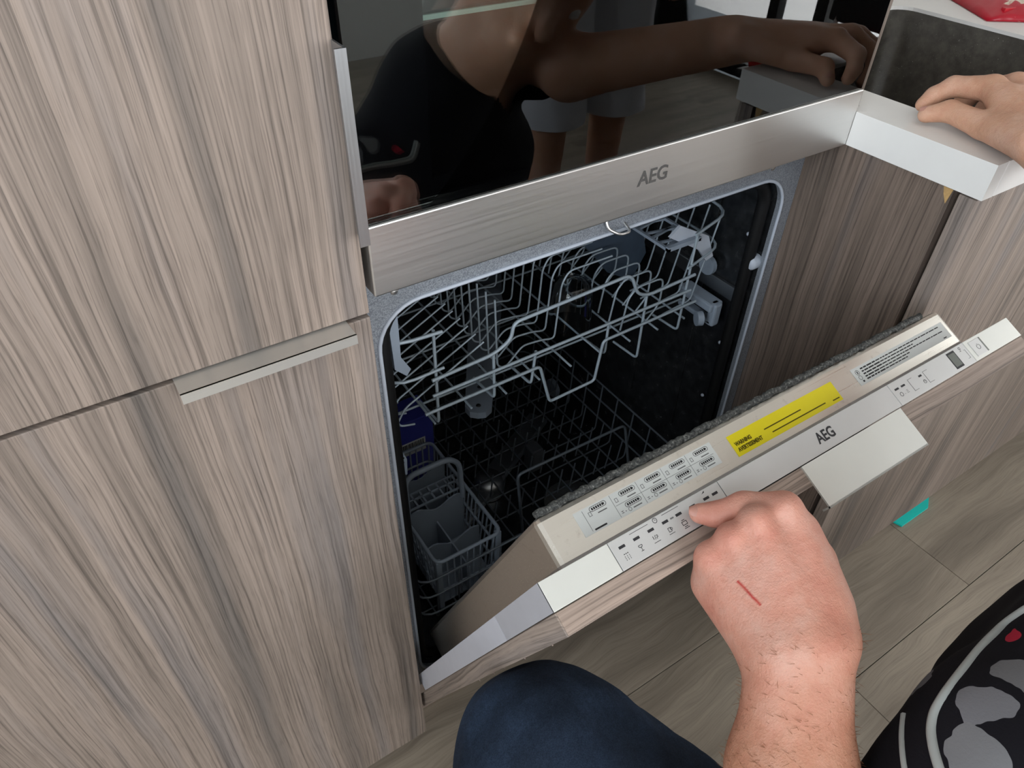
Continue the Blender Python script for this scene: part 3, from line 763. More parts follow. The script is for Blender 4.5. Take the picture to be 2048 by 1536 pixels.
# stickers lying on the liner top (v = LV)
DS = DM @ Matrix.Translation((0, 0, LV + .0001))
def sbox(name, x0, x1, u0, u1, mat, par, z0=0, z1=.0003): return MB().box((x0, u0, z0), (x1, u1, z1)).build(name, mat, par, DS)
pg = sbox('program_sticker', .0680, .2185, .0135, .0345, 'sticker_white', dw)
tag(pg, 'white label listing programs as pills and symbols')
Z1 = .0003
lines = MB()
xs_ = [.0775, .1045, .1325, .1605, .1885, .2160]
for x in xs_[1:-1]: mark(lines, x, .0242, .0003, .0200, 0, Z1)
mark(lines, .1605, .0240, .1100, .0003, 0, Z1); mark(lines, .0762, .0242, .0003, .0180, 0, Z1)
lines.build('grid_lines', 'print_grey', pg, DS)
for i in range(5):
    xa, xb = xs_[i], xs_[i + 1]
    for r_, uu in enumerate((.0310, .0208)):
        if i == 0 and r_ == 1: uu = None
        if uu is None:
            t_ = MB(); mark(t_, .0845, .0155, .012, .0014, 0, Z1); t_.build('print_line', 'print_dark', pg, DS); continue
        m_ = MB(); cx = (xa + xb) / 2 + (.003 if i else 0); w_ = .0165
        x0, x1 = cx - w_ / 2, cx + w_ / 2; h_ = .0019
        ring(m_, x0 + h_, uu, h_, .0002, Z1, 8, 90, 270); ring(m_, x1 - h_, uu, h_, .0002, Z1, 8, -90, 90)
        mark(m_, cx, uu + h_, w_ - 2 * h_, .0004, 0, Z1); mark(m_, cx, uu - h_, w_ - 2 * h_, .0004, 0, Z1)
        for q in range(6): mark(m_, x0 + .0026 + q * .0021, uu, .0015, .0021, 0, Z1)
        mark(m_, x1 - .0022, uu, .0008, .0016, 0, Z1)
        m_.build('program_pill', 'print_dark', pg, DS)
        m2 = MB()
        if i: clock_x = xa + .0105
        ux = uu - .0040
        if r_ == 0:
            mark(m2, xa + .0040, uu - .0014, .0028, .0004, 0, Z1); mark(m2, xa + .0040, uu - .0046, .0030, .0004, 0, Z1); mark(m2, xa + .0028, uu - .003, .0004, .003, 0, Z1); mark(m2, xa + .0052, uu - .003, .0004, .003, 0, Z1)
            mark(m2, cx + .002, uu - .0048, .009, .0009, 0, Z1)
        else:
            mark(m2, xa + .0036, uu - .0044, .0026, .0004, 0, Z1); mark(m2, xa + .0036, uu - .0028, .0024, .0004, 0, Z1); mark(m2, xa + .0036, uu - .0036, .0004, .002, 0, Z1); mark(m2, xa + .0068, uu - .0040, .0008, .0008, 0, Z1)
            ring(m2, xa + .0110, uu - .0042, .0015, .0002, Z1, 10); mark(m2, xa + .0190, uu - .0044, .009, .0009, 0, Z1)
        m2.build('print_line', 'print_grey', pg, DS)
yl = sbox('warning_sticker', .2372, .3805, .0105, .0312, 'sticker_yellow', dw)
tag(yl, 'yellow warning label')
def tl(body, size, xleft, u, bold, xs, par):
    me = text_mesh(body, size, bold, xs); x0 = min(v.co.x for v in me.vertices)
    for v in me.vertices: v.co.x -= x0
    link('lettering', me, 'print_olive', par, DS @ Matrix.Translation((xleft, u, Z1 + .0001)))
tl('WARNING', .0052, .2405, .0214, .0002, .80, yl); tl('AVERTISSEMENT', .0052, .2405, .0158, .0002, .80, yl)
m_ = MB(); mark(m_, .3030, .0212, .050, .0011, 0, Z1)
m_.build('print_line', 'print_olive', yl, DS)
m_ = MB(); mark(m_, .3215, .0156, .074, .0011, 0, Z1); m_.build('print_line', 'print_olive', yl, DS)
m_ = MB(); mark(m_, .3730, .0140, .0095, .0011, 0, Z1); m_.build('print_line', 'print_olive', yl, DS)
ws = sbox('notice_sticker', .4110, .5650, .0130, .0318, 'sticker_white', dw)
tag(ws, 'white notice label with small lines of print')
for (x0, x1, uu) in ((.4235, .5560, .0284), (.4235, .5080, .0254), (.4235, .5570, .0224), (.4235, .4960, .0194), (.4235, .4900, .0166), (.5520, .5600, .0150)):
    m_ = MB(); x = x0
    while x < x1 - .002:
        l_ = min(random.uniform(.003, .009), x1 - x); mark(m_, x + l_ / 2, uu, l_, .0011 if x > .445 else .0015, 0, Z1); x += l_ + .0010
    m_.build('print_line', 'print_dark', ws, DS)
m_ = MB(); ring(m_, .4172, .0262, .0026, .0002, Z1, 12); ring(m_, .4168, .0205, .0022, .0002, Z1, 12); mark(m_, .4180, .0162, .0022, .0020, 0, Z1); mark(m_, .4172, .0262, .0012, .003, 0, Z1)
m_.build('symbol', 'print_dark', ws, DS)

# ------------------------------------------------------------------ upper basket
ub = empty('upper_basket', (.29, .3, .59), 'grey wire upper basket inside the dishwasher', 'basket')
RW = .0017
def wire(pts, par, r=RW, rad=.007, mat='basket_wire', name='wire', seg=6):
    return MB().tube(fillet(pts, rad), r, seg).build(name, mat, par)
FYB = .082
Pf = lambda u, v, y=FYB: at_y(u, v, y)
wire([Pf(864, 762), Pf(988, 708), Pf(1023, 678), Pf(1027, 646), Pf(1263, 549), Pf(1275, 588), Pf(1297, 590), Pf(1390, 549)], ub, .0023, .012)
wire([Pf(866, 793), Pf(1381, 580)], ub, .0021)
wire([Pf(851, 830), Pf(1080, 733), Pf(1099, 803), Pf(1188, 761), Pf(1207, 682), Pf(1391, 602)], ub, .0021, .006)
zb = .600; YB = .535
def post(a, b, y=FYB + .004, foot=.05):
    p, q = at_y(a[0], a[1], y), at_y(b[0], b[1], y)
    wire([p, q, q + np.array([0, foot, -.004])], ub, .0019)
for a, b in (((866, 660), (878, 846)), ((987, 708), (989, 796)), ((1072, 702), (1062, 768)), ((1218, 643), (1209, 708)), ((1295, 584), (1273, 716)), ((1397, 462), (1354, 660))): post(a, b)
XL, XR = .038, .552
pl = Pf(881, 664); z_u = pl[2]
wire([Pf(884, 663), (XL, FYB, Pf(884, 663)[2] + .004), (XL, YB, z_u + .02), (XR, YB, z_u + .02), (XR, FYB + .02, Pf(1448, 447)[2]), Pf(1392, 470)], ub, .0022, .03)
wire([Pf(888, 735), (XL, FYB, Pf(888, 735)[2] - .002), (XL, YB, .69), (XR, YB, .69), (XR, FYB + .02, Pf(1433, 513)[2]), Pf(1376, 537)], ub, .0019, .03)
for k in range(20):               # side wires left
    y = FYB + .02 + k * .0222
    wire([(XL + .002, y, .735), (XL + .012, y, .600), (.07, y, .594)], ub, .0013)
for k in range(21):               # cup shelf wires left, rising towards their free tip
    y = .108 + k * .0185
    wire([(XL + .012, y, .598), (.062, y, .618), (.170, y, .672)], ub, .0013)
for k in range(18):               # side wires right
    y = FYB + .03 + k * .0235
    wire([(XR - .002, y, .735), (XR - .030, y, .602), (.47, y, .596)], ub, .0014)
for x in (.09, .14, .19, .24, .29, .34, .39, .44, .49): wire([(x, FYB + .006, zb - .004), (x, YB, zb - .004)], ub, .0016)
for y in (.13, .22, .31, .40, .49): wire([(XL + .014, y, zb - .0075), (XR - .028, y, zb - .0075)], ub, .0016)
for k in range(19):               # tall tines with bent-over shelves
    y = .125 + k * .0205
    wire([(.196, y, .712), (.200, y, .610), (.212, y, .602), (.238, y, .627), (.268, y, .624), (.288, y, .618), (.294, y, .700), (.304, y, .716), (.372, y, .716)], ub, .0013, .008)
for k in range(9):
    y = .105 + k * .024
    wire([(.385, y, .606), (.392, y, .655), (.405, y, .668), (.452, y, .668), (.452, y, .625), (.43, y, .602)], ub, .0014, .012)
# folding cup shelf at the right with its bracket
zsh = .712
cb = MB()
x0, x1, y0, y1 = .444, .502, .098, .30
cb.box((x0, y0, zsh), (x0 + .004, y1, zsh + .004)).box((x1 - .004, y0, zsh), (x1, y1, zsh + .004)).box((x0, y0, zsh), (x1, y0 + .006, zsh + .006)).box((x0, y1 - .006, zsh), (x1, y1, zsh + .004))
for k in range(14):
    y = y0 + .008 + k * .0137
    cb.prism([(x0 + .003, y, zsh), (x0 + .003, y + .0035, zsh), (x1 - .003, y + .0035 + .010 * (-1) ** k, zsh), (x1 - .003, y + .010 * (-1) ** k, zsh)], (0, 0, .003))
cb.build('cup_shelf', 'plastic_grey', ub)
MB().prism([at_y(1340, 476, .105), at_y(1362, 452, .105), at_y(1418, 472, .105), at_y(1426, 512, .105), at_y(1412, 522, .105), at_y(1398, 500, .105)], (0, .004, 0)).build('shelf_bracket', 'plastic_grey_light', ub)
MB().prism([at_y(u, v, .215) for u, v in ((1160, 480), (1282, 432), (1292, 505), (1262, 560), (1215, 545))], (0, .003, 0)).build('cup_holder', 'plastic_slate', ub)
for yw in (.13, .42):
    for xw in (TX0 + .0095, TX1 - .0165): MB().cyl((xw, yw, .637), (xw + .007, yw, .637), .0145, seg=18).build('wheel', 'plastic_grey', ub)
wp = at_y(1370, 655, .09)
MB().cyl((.520, .092, .582), (.528, .088, .582), .011, seg=18).build('wheel', 'plastic_grey', ub)

# small drinking glass standing upside down in the upper basket
gpos = at_y(1185, 655, .16)
dg_ = MB().lathe([(.030, 0), (.0275, .055), (.024, .068), (.012, .074), (.0, .075)], seg=28).build('drinking_glass', 'drinking_glass', None, Matrix.Translation((.336, .155, .6035)))
tag(dg_, 'small clear drinking glass upside down in the upper basket', 'glass')

# ------------------------------------------------------------------ lower basket
lb = empty('lower_basket', (.30, .33, .15), 'dark wire lower basket at the bottom of the dishwasher', 'basket')
plain('lower_wire', srgb(104, 112, 120), .38, .2, .5)
def lw(pts, r=.0017, rad=.008): return wire(pts, lb, r, rad, 'lower_wire')
LX0, LX1, LY0, LY1, LZ = .045, .548, .088, .555, .180
for z in (.205, .25, .29):
    lw([(LX0, .30, z), (LX0, LY0, z), (LX1, LY0, z), (LX1, LY1, z), (LX0, LY1, z), (LX0, .30, z)], .0019, .03)
for x in np.arange(.075, .54, .0365): lw([(x, LY0, .29), (x, LY0 + .006, LZ), (x, LY1, LZ), (x, LY1, .29)], .0016)
for y in np.arange(.115, .55, .045): lw([(LX0, y, .29), (LX0 + .006, y, LZ - .003), (LX1 - .006, y, LZ - .003), (LX1, y, .29)], .0016)
h0, h1_ = at_y(1035, 950, .155), at_y(1250, 850, .155)
lw([at_y(1046, 1075, .155), h0, h1_, at_y(1257, 930, .155)], .0026, .012)
for y in (.20, .255, .31, .365, .42, .475):
    for x in np.arange(.215, .54, .0275): lw([(x, y, LZ), (x + .002, y - .006, .245)], .0014)
for yw in (.16, .46):
    for xw in (.034, .552): MB().cyl((xw, yw, .157), (xw + .01, yw, .157), .020, seg=20).build('wheel', 'plastic_grey', lb)
MB().box((.365, .26, .182), (.39, .29, .235), .004).build('tine_hinge', 'plastic_dark', lb)

# ------------------------------------------------------------------ cutlery basket
cbx = empty('cutlery_basket', (.14, .21, .186), 'grey plastic cutlery basket with arched handle at the front of the lower basket', 'basket')
bx0, bx1, by0, by1, bz0, bz1 = .082, .193, .100, .325, .186, .305
def rim_pts(z, ins=0): return [(x, y, z) for x, y in rrect(bx0 + ins, bx1 - ins, by0 + ins, by1 - ins, .012, 4)]
MB().tube(rim_pts(bz1), .0032, 6, True).build('rim', 'plastic_grey', cbx)
MB().tube(rim_pts(.265, .003), .0022, 6, True).build('rim_band', 'plastic_grey', cbx)
MB().tube(rim_pts(.225, .005), .0022, 6, True).build('rim_band', 'plastic_grey', cbx)
MB().box((bx0 + .008, by0 + .008, bz0), (bx1 - .008, by1 - .008, bz0 + .004)).build('base', 'plastic_grey', cbx)
loop = rim_pts(bz1); low = rim_pts(bz0 + .002, .008); n_ = len(loop)
acc = []
def peri(pts, t):
    P = [np.array(q) for q in pts] + [np.array(pts[0])]; ls = [np.linalg.norm(b - a) for a, b in zip(P, P[1:])]; d = t * sum(ls)
    for i, l_ in enumerate(ls):
        if d <= l_: return P[i] + (P[i + 1] - P[i]) * d / l_
        d -= l_
    return P[-1]
for k in range(56): MB().tube([peri(loop, k / 56), peri(low, k / 56)], .0016, 5).build('bar', 'plastic_grey', cbx)
# corner posts and solid dividers
for cx_, cy_ in ((bx0 + .004, by0 + .004), (bx1 - .004, by0 + .004)): MB().box((cx_ - .005, cy_ - .004, bz0), (cx_ + .005, cy_ + .004, bz1), .002).build('corner_post', 'plastic_grey', cbx)
def wavy(y, zt):
    pts = [(bx0 + .006, y, bz0 + .004), (bx1 - .006, y, bz0 + .004)]
    for i in range(13):
        t = 1 - i / 12; pts.append((bx0 + .006 + (bx1 - bx0 - .012) * t, y, zt + .010 * math.sin(t * 9) * (1 - .5 * t)))
    return pts
for y, zt in ((.155, .262), (.205, .292), (.268, .30)): MB().prism(wavy(y, zt), (0, .0025, 0)).build('divider', 'plastic_grey', cbx)
MB().box((.136, .102, bz0 + .004), (.1385, .32, .255)).build('divider', 'plastic_grey', cbx)
# lattice lids folded at the back
lat = MB()
for k in range(7):
    x = bx0 + .010 + k * .0150
    lat.box((x, .208, .306), (x + .003, .236, .309)).box((x, .222, .306), (x + .0155, .2245, .309))
lat.box((bx0 + .008, .206, .306), (bx1 - .006, .2085, .309)).box((bx0 + .008, .2345, .306), (bx1 - .006, .237, .309))
lat.build('lattice_lid', 'plastic_grey', cbx)
ha, hb = at_y(820, 945, .205), at_y(908, 915, .205)
hz = (ha[2] + hb[2]) / 2
MB().tube(fillet([(bx0 + .006, .203, .29), (bx0 + .008, .203, hz), (bx1 - .030, .203, hz), (bx1 - .012, .203, hz - .02), (bx1 - .008, .203, .29)], .02, 6), .0046, 8).build('handle', 'plastic_grey', cbx)

# blue packet of cleaner at the back of the lower basket
bb = empty('detergent_box', (.155, .40, .183), 'dark blue cardboard box with a white barcode label in the lower basket', 'box')
bmw = Matrix.Translation((.105, .345, .1835))
bo = MB().box((0, 0, 0), (.105, .055, .165), .0015).build('carton', 'box_blue', bb, bmw)
lbm = MB().box((.040, -.0004, .088), (.088, 0, .118)).build('barcode_label', 'sticker_white', bb, bmw)
bc = MB(); x = .043
while x < .085:
    w_ = random.choice((.0007, .0012, .0018)); bc.box((x, -.0006, .095), (x + w_, -.0004, .115)); x += w_ + random.choice((.0008, .0012))
bc.build('barcode', 'print_dark', lbm, bmw)

# ------------------------------------------------------------------ signed-distance modelling for bodies and clothes
def segdist(P, a, b, ra, rb):
    a = np.asarray(a, np.float32); b = np.asarray(b, np.float32); ab = b - a; L2 = float(ab @ ab) + 1e-12
    t = ((P[0] - a[0]) * ab[0] + (P[1] - a[1]) * ab[1] + (P[2] - a[2]) * ab[2]) / L2
    t = np.clip(t, 0, 1)
    d = np.sqrt((P[0] - a[0] - t * ab[0]) ** 2 + (P[1] - a[1] - t * ab[1]) ** 2 + (P[2] - a[2] - t * ab[2]) ** 2)
    return d - (ra + (rb - ra) * t)
def field(prims, lo, hi, h, inflate=0.0):
    lo = np.array(lo, float); n = np.ceil((np.array(hi) - lo) / h).astype(int) + 1
    ax = [(lo[i] + h * np.arange(n[i])).astype(np.float32) for i in range(3)]
    G = np.full(tuple(n), .08, np.float32)
    for (a, b, ra, rb, k) in prims:
        a = np.asarray(a, float); b = np.asarray(b, float); ra += inflate; rb += inflate; R = max(ra, rb) + k + .03
        i0 = np.clip(np.floor((np.minimum(a, b) - R - lo) / h).astype(int), 0, n); i1 = np.clip(np.ceil((np.maximum(a, b) + R - lo) / h).astype(int) + 1, 0, n)
        if (i1 <= i0).any(): continue
        sl = tuple(slice(i0[j], i1[j]) for j in range(3))
        P = (ax[0][sl[0]][:, None, None], ax[1][sl[1]][None, :, None], ax[2][sl[2]][None, None, :])
        d = segdist(P, a, b, ra, rb); g = G[sl]
        hh = np.clip(.5 + .5 * (d - g) / k, 0, 1)
        G[sl] = d + (g - d) * hh - k * hh * (1 - hh)
    return G, lo, h
def surfnet(G, lo, h):
    s = G < 0; nx, ny, nz = G.shape
    cnt = np.zeros((nx - 1, ny - 1, nz - 1), np.int8)
    for dx in (0, 1):
        for dy in (0, 1):
            for dz in (0, 1): cnt += s[dx:nx - 1 + dx, dy:ny - 1 + dy, dz:nz - 1 + dz]
    act = (cnt > 0) & (cnt < 8); I = np.argwhere(act)
    idx = np.full(act.shape, -1, np.int64); idx[act] = np.arange(len(I))
    pos = np.zeros((len(I), 3)); num = np.zeros(len(I))
    for ax in range(3):
        o1, o2 = [q for q in range(3) if q != ax]
        for a in (0, 1):
            for b in (0, 1):
                off = np.zeros(3, int); off[o1] = a; off[o2] = b
                p0 = I + off; p1 = p0.copy(); p1[:, ax] += 1
                g0 = G[tuple(p0.T)]; g1 = G[tuple(p1.T)]; m = (g0 < 0) != (g1 < 0)
                t = np.where(m, g0 / np.where(m, g0 - g1, 1), 0)
                q = p0.astype(float); q[:, ax] += t
                pos[m] += q[m]; num[m] += 1
    V = lo + h * (pos / num[:, None])
    faces = []
    for ax in range(3):
        o1, o2 = (ax + 1) % 3, (ax + 2) % 3
        sa = [slice(None)] * 3; sb = [slice(None)] * 3; sa[ax] = slice(0, -1); sb[ax] = slice(1, None)
        a = s[tuple(sa)]; b = s[tuple(sb)]; E = np.argwhere(a != b)
        ok = (E[:, o1] > 0) & (E[:, o2] > 0) & (E[:, o1] < G.shape[o1] - 1) & (E[:, o2] < G.shape[o2] - 1); E = E[ok]
        ins = a[tuple(E.T)]
        def cell(d1, d2):
            c = E.copy(); c[:, o1] += d1; c[:, o2] += d2; return idx[tuple(c.T)]
        q = np.stack([cell(-1, -1), cell(0, -1), cell(0, 0), cell(-1, 0)], 1)
        q[~ins] = q[~ins][:, ::-1]; faces.append(q)
    return V, np.concatenate(faces)
def mesh_np(name, V, Fq):
    me = bpy.data.meshes.new(name); me.vertices.add(len(V)); me.vertices.foreach_set('co', np.asarray(V, np.float32).ravel())
    me.loops.add(Fq.size); me.loops.foreach_set('vertex_index', Fq.ravel().astype(np.int32))
    me.polygons.add(len(Fq)); me.polygons.foreach_set('loop_start', np.arange(0, Fq.size, 4, dtype=np.int32)); me.polygons.foreach_set('loop_total', np.full(len(Fq), 4, np.int32))
    me.update(calc_edges=True); me.validate()
    me.polygons.foreach_set('use_smooth', np.ones(len(me.polygons), bool)); me.update(); return me
def relax(V, Fq, it=2, lam=.5):
    n = len(V)
    for _ in range(it):
        s_ = np.zeros_like(V); c = np.zeros(n)
        for k in range(4):
            a = Fq[:, k]; b = Fq[:, (k + 1) % 4]
            np.add.at(s_, a, V[b]); np.add.at(c, a, 1); np.add.at(s_, b, V[a]); np.add.at(c, b, 1)
        m = c > 0; V = V.copy(); V[m] = V[m] * (1 - lam) + lam * (s_[m] / c[m][:, None])
    return V
def compact(V, Fq):
    u, inv = np.unique(Fq, return_inverse=True); return V[u], inv.reshape(Fq.shape)

# ---- the kneeling person: joints
sL, sR = np.array([.200, -.505, .715]), np.array([.500, -.545, .850])
neck0 = np.array([.355, -.520, .815]); neck1 = np.array([.400, -.475, .875]); head = np.array([.445, -.440, .955])
elL = np.array([.040, -.510, .550]); elR = np.array([.475, -.375, .860])
pel = np.array([.300, -.660, .310]); hipL, hipR = pel + np.array([-.09, .03, .0]), pel + np.array([.09, .0, .0])
knL = px(1082, 1502, .645) + np.array([0, -.014, .002]); knR = np.array([.690, -.520, .430])
anL = np.array([.035, -.385, .085]); anR = np.array([.640, -.640, .085])
chest = np.array([.335, -.560, .650])
arm = []
def cap(lst, a, b, ra, rb, k=.012): lst.append((np.asarray(a, float), np.asarray(b, float), ra, rb, k))
LH = []          # left forearm and hand
cap(LH, px(1560, 1312, .487), px(1552, 1545, .484), .0215, .029, .02); cap(LH, px(1642, 1302, .487), px(1606, 1545, .484), .0215, .031, .02)
cap(LH, px(1552, 1545, .484), elL, .029, .036, .02); cap(LH, px(1606, 1545, .484), elL + np.array([.02, 0, 0]), .031, .036, .02)
for (m, w_) in (((1568, 1018, .526, .0128), (1645, 1285, .489, .0205)), ((1513, 1044, .518, .0126), (1612, 1285, .486, .0215)),
                ((1464, 1078, .521, .0118), (1580, 1290, .486, .0210)), ((1422, 1115, .5245, .0116), (1556, 1295, .489, .0195))):
    cap(LH, px(*m[:3]), px(*w_[:3]), m[3], w_[3], .009)
cap(LH, px(1508, 1122, .529), px(1590, 1260, .508), .0215, .024, .014)
cap(LH, px(1429, 1166, .535), px(1525, 1285, .505), .0175, .021, .014)
for (u_, v_, d_) in ((1570, 1016, .516), (1513, 1040, .509), (1465, 1074, .513), (1424, 1110, .519)): cap(LH, px(u_, v_, d_), px(u_ + 14, v_ + 26, d_ + .001), .0068, .0060, .008)      # knuckles
cap(LH, px(1655, 1265, .500), px(1622, 1125, .536), .0195, .0175, .014)
cap(LH, px(1600, 1062, .531), px(1642, 1205, .506), .0140, .018, .014)
cap(LH, px(1622, 1125, .536), px(1570, 1088, .555), .0150, .0118, .008); cap(LH, px(1570, 1088, .555), px(1532, 1095, .561), .0112, .0098, .004)
def finger(lst, pts, k=.004):
    for a, b in zip(pts, pts[1:]): cap(lst, px(*a[:3]), px(*b[:3]), a[3], b[3], k)
finger(LH, [(1568, 1018, .526, .0128), (1488, 1015, .5375, .0118), (1431, 1029, .5465, .0095), (1399, 1027, .5498, .0080)])
finger(LH, [(1513, 1044, .518, .0126), (1503, 1085, .541, .0108), (1540, 1125, .556, .0098), (1555, 1145, .547, .0088)])
finger(LH, [(1464, 1078, .521, .0118), (1459, 1116, .5385, .0104), (1495, 1155, .556, .0096), (1518, 1168, .546, .0086)])
finger(LH, [(1422, 1115, .5245, .0116), (1418, 1155, .5415, .0098), (1455, 1188, .556, .0088), (1480, 1195, .546, .0080)])
RH = []          # right forearm and hand on the worktop
wR = px(2150, 335, .668)
cap(RH, wR, elR, .027, .038, .02); cap(RH, wR + np.array([.012, .012, 0]), elR, .024, .036, .02)
for (m, w_) in (((1985, 177, .757, .0136), (2110, 310, .675, .021)), ((2032, 172, .770, .0136), (2130, 305, .682, .021)), ((2076, 182, .782, .0128), (2150, 305, .690, .020)), ((2112, 205, .792, .0118), (2165, 315, .696, .019))):
    cap(RH, px(*m[:3]), px(*w_[:3]), m[3], w_[3], .014)
cap(RH, px(2035, 220, .742), px(2130, 308, .680), .020, .022, .014)
cap(RH, px(2068, 286, .682), px(1968, 252, .741), .0190, .0132, .012)
finger(RH, [(1968, 252, .741, .0132), (1899, 222, .769, .0110), (1852, 229, .779, .0086)])
finger(RH, [(1985, 177, .757, .0134), (1907, 173, .783, .0106), (1868, 191, .791, .0091), (1846, 209, .794, .0080)])
finger(RH, [(2032, 172, .770, .0134), (1962, 178, .806, .0106), (1925, 205, .818, .0092), (1905, 228, .820, .0082)])
finger(RH, [(2076, 182, .782, .0126), (2010, 188, .822, .0102), (1970, 215, .832, .0090), (1950, 236, .832, .0080)])
finger(RH, [(2112, 205, .792, .0116), (2055, 212, .826, .0094), (2020, 238, .834, .0083), (2003, 255, .832, .0075)])
BODY = []
cap(BODY, sL, elL, .050, .040, .02); cap(BODY, sR, elR, .050, .039, .02)
TOR = []
cap(TOR, pel + np.array([-.07, 0, 0]), pel + np.array([.07, 0, 0]), .125, .125, .04)
cap(TOR, pel, chest, .135, .125, .04); cap(TOR, chest + np.array([-.07, .0, -.02]), chest + np.array([.07, -.01, .03]), .115, .115, .04)
cap(TOR, sL + np.array([.03, 0, -.005]), neck0, .062, .062, .04); cap(TOR, sR + np.array([-.03, 0, -.01]), neck0, .062, .062, .04)
cap(TOR, chest, neck0 + np.array([0, -.02, -.04]), .12, .085, .05)
LEG = []
cap(LEG, hipL, knL, .090, .074, .03); cap(LEG, knL, anL, .064, .044, .02)
cap(LEG, hipR, knR, .090, .066, .03); cap(LEG, knR, anR, .060, .044, .02)
HEAD = []
up = (head - neck1); up /= np.linalg.norm(up); fwd = np.array([-.30, .90, -.30]); fwd -= up * (fwd @ up); fwd /= np.linalg.norm(fwd); sd = np.cross(fwd, up)
Hd = lambda f, u, s: head + fwd * f + up * u + sd * s
cap(HEAD, neck0, neck1, .058, .056, .02); cap(HEAD, neck1, Hd(-.02, 0, 0), .056, .07, .03)
cap(HEAD, Hd(-.025, .045, 0), Hd(.020, .045, 0), .078, .070, .03); cap(HEAD, Hd(.02, .0, 0), Hd(.045, -.055, 0), .062, .036, .03)
cap(HEAD, Hd(.078, .025, 0), Hd(.100, -.012, 0), .009, .014, .012); cap(HEAD, Hd(.086, -.040, -.015), Hd(.086, -.040, .015), .009, .009, .008)
for s_ in (-1, 1):
    cap(HEAD, Hd(-.005, .02, s_ * .076), Hd(-.015, -.015, s_ * .074), .012, .009, .006); cap(HEAD, Hd(.072, .036, s_ * .030), Hd(.078, .036, s_ * .014), .012, .010, .01)
ALL = TOR + LEG + BODY + HEAD + LH + RH
def bounds(ps, pad=.02):
    A = np.array([np.minimum(a - ra, b - rb) for a, b, ra, rb, k in ps] + [np.minimum(a - rb, b - ra) for a, b, ra, rb, k in ps]); B = np.array([np.maximum(a + max(ra, rb), b + max(ra, rb)) for a, b, ra, rb, k in ps])
    return A.min(0) - pad, B.max(0) + pad
pa = empty('person', (.28, -.45, 0), 'person crouching in blue jeans and black patterned shirt, finger on the dishwasher buttons', 'person')
parts = []
lo, hi = bounds(ALL); V, Q = surfnet(*field(ALL, lo, hi, .007)); V = relax(V, Q, 2)
ctr = V[Q].mean(1)
boxes = [(bounds(LH[:2] + LH[4:], .012)), (bounds(RH[2:], .012))]
keep = np.ones(len(Q), bool)
for blo, bhi in boxes: keep &= ~(((ctr > blo + .010) & (ctr < bhi - .010)).all(1))
parts.append(compact(V, Q[keep]))
for blo, bhi in boxes:
    v_, q_ = surfnet(*field(ALL, blo, bhi, .0021)); v_ = relax(v_, q_, 3); parts.append((v_, q_))
off = 0; VV = []; QQ = []
for v_, q_ in parts: VV.append(v_); QQ.append(q_ + off); off += len(v_)
bodyA = link('body', mesh_np('body', np.concatenate(VV), np.concatenate(QQ)), 'skin', pa)
fineV = parts[1][0]

# jeans and shirt
def noise3(P, f, seed=0):
    r = np.random.RandomState(seed); out = np.zeros(P.shape[:-1])
    for _ in range(6):
        d = r.normal(size=3); d /= np.linalg.norm(d); out += np.sin(P @ d * f * r.uniform(.6, 1.5) + r.uniform(0, 6.28))
    return out / 6
def cloth(name, prims, h, infl, mat, par, cut=None, amp=.004, freq=60, seed=0, smooth=2):
    lo, hi = bounds(prims, .03 + infl); G, l0, h = field(prims, lo, hi, h, infl)
    V, Q = surfnet(G, l0, h); V = relax(V, Q, smooth)
    me = mesh_np(name, V, Q); N = np.zeros(len(V) * 3, np.float32); me.vertices.foreach_get('normal', N); N = N.reshape(-1, 3)
    V = V + N * (amp * noise3(V, freq, seed) + amp * .6 * noise3(V, freq * 2.3, seed + 1))[:, None]
    if cut is not None:
        k = cut(V[Q].mean(1)); V, Q = compact(V, Q[k])
    bpy.data.meshes.remove(me)
    return link(name, mesh_np(name, V, Q), mat, par)
jl = [(a, b, ra, rb, k) for a, b, ra, rb, k in LEG] + TOR[:1]
cloth('jeans', jl, .006, .010, 'denim', pa, lambda c: c[:, 2] > .10, .0045, 62, 3)
slv = []
cap(slv, sL, sL + (elL - sL) * .45, .066, .062, .02); cap(slv, sR, sR + (elR - sR) * .5, .060, .056, .02)
def cutshirt(c):
    k = np.ones(len(c), bool); PT = (c[:, 0], c[:, 1], c[:, 2])
    tor = np.min([segdist(PT, a, b_, ra + .010, rb + .010) for a, b_, ra, rb, _ in TOR], axis=0)
    for s0, e0, fr in ((sL, elL, .45), (sR, elR, .5)):
        d = (e0 - s0); L2 = d @ d; t = (c - s0) @ d / L2
        dist = np.linalg.norm(c - (s0 + np.clip(t, 0, 1)[:, None] * d), axis=1); k &= ~((t > fr) & (dist < .095) & (tor > .004))
    dn = np.linalg.norm(c - (neck0 + np.array([.012, .02, .02])), axis=1); k &= dn > .060
    return k
from mathutils.bvhtree import BVHTree
shirtA = cloth('shirt', TOR + slv, .006, .010, None, pa, cutshirt, .003, 45, 9)
bv = BVHTree.FromPolygons([v.co[:] for v in shirtA.data.vertices], [p.vertices[:] for p in shirtA.data.polygons])
def on_shirt(u, v):
    hit = bv.ray_cast(Vector(CAM), Vector(ray(u, v)).normalized()); return hit[0], hit[1]
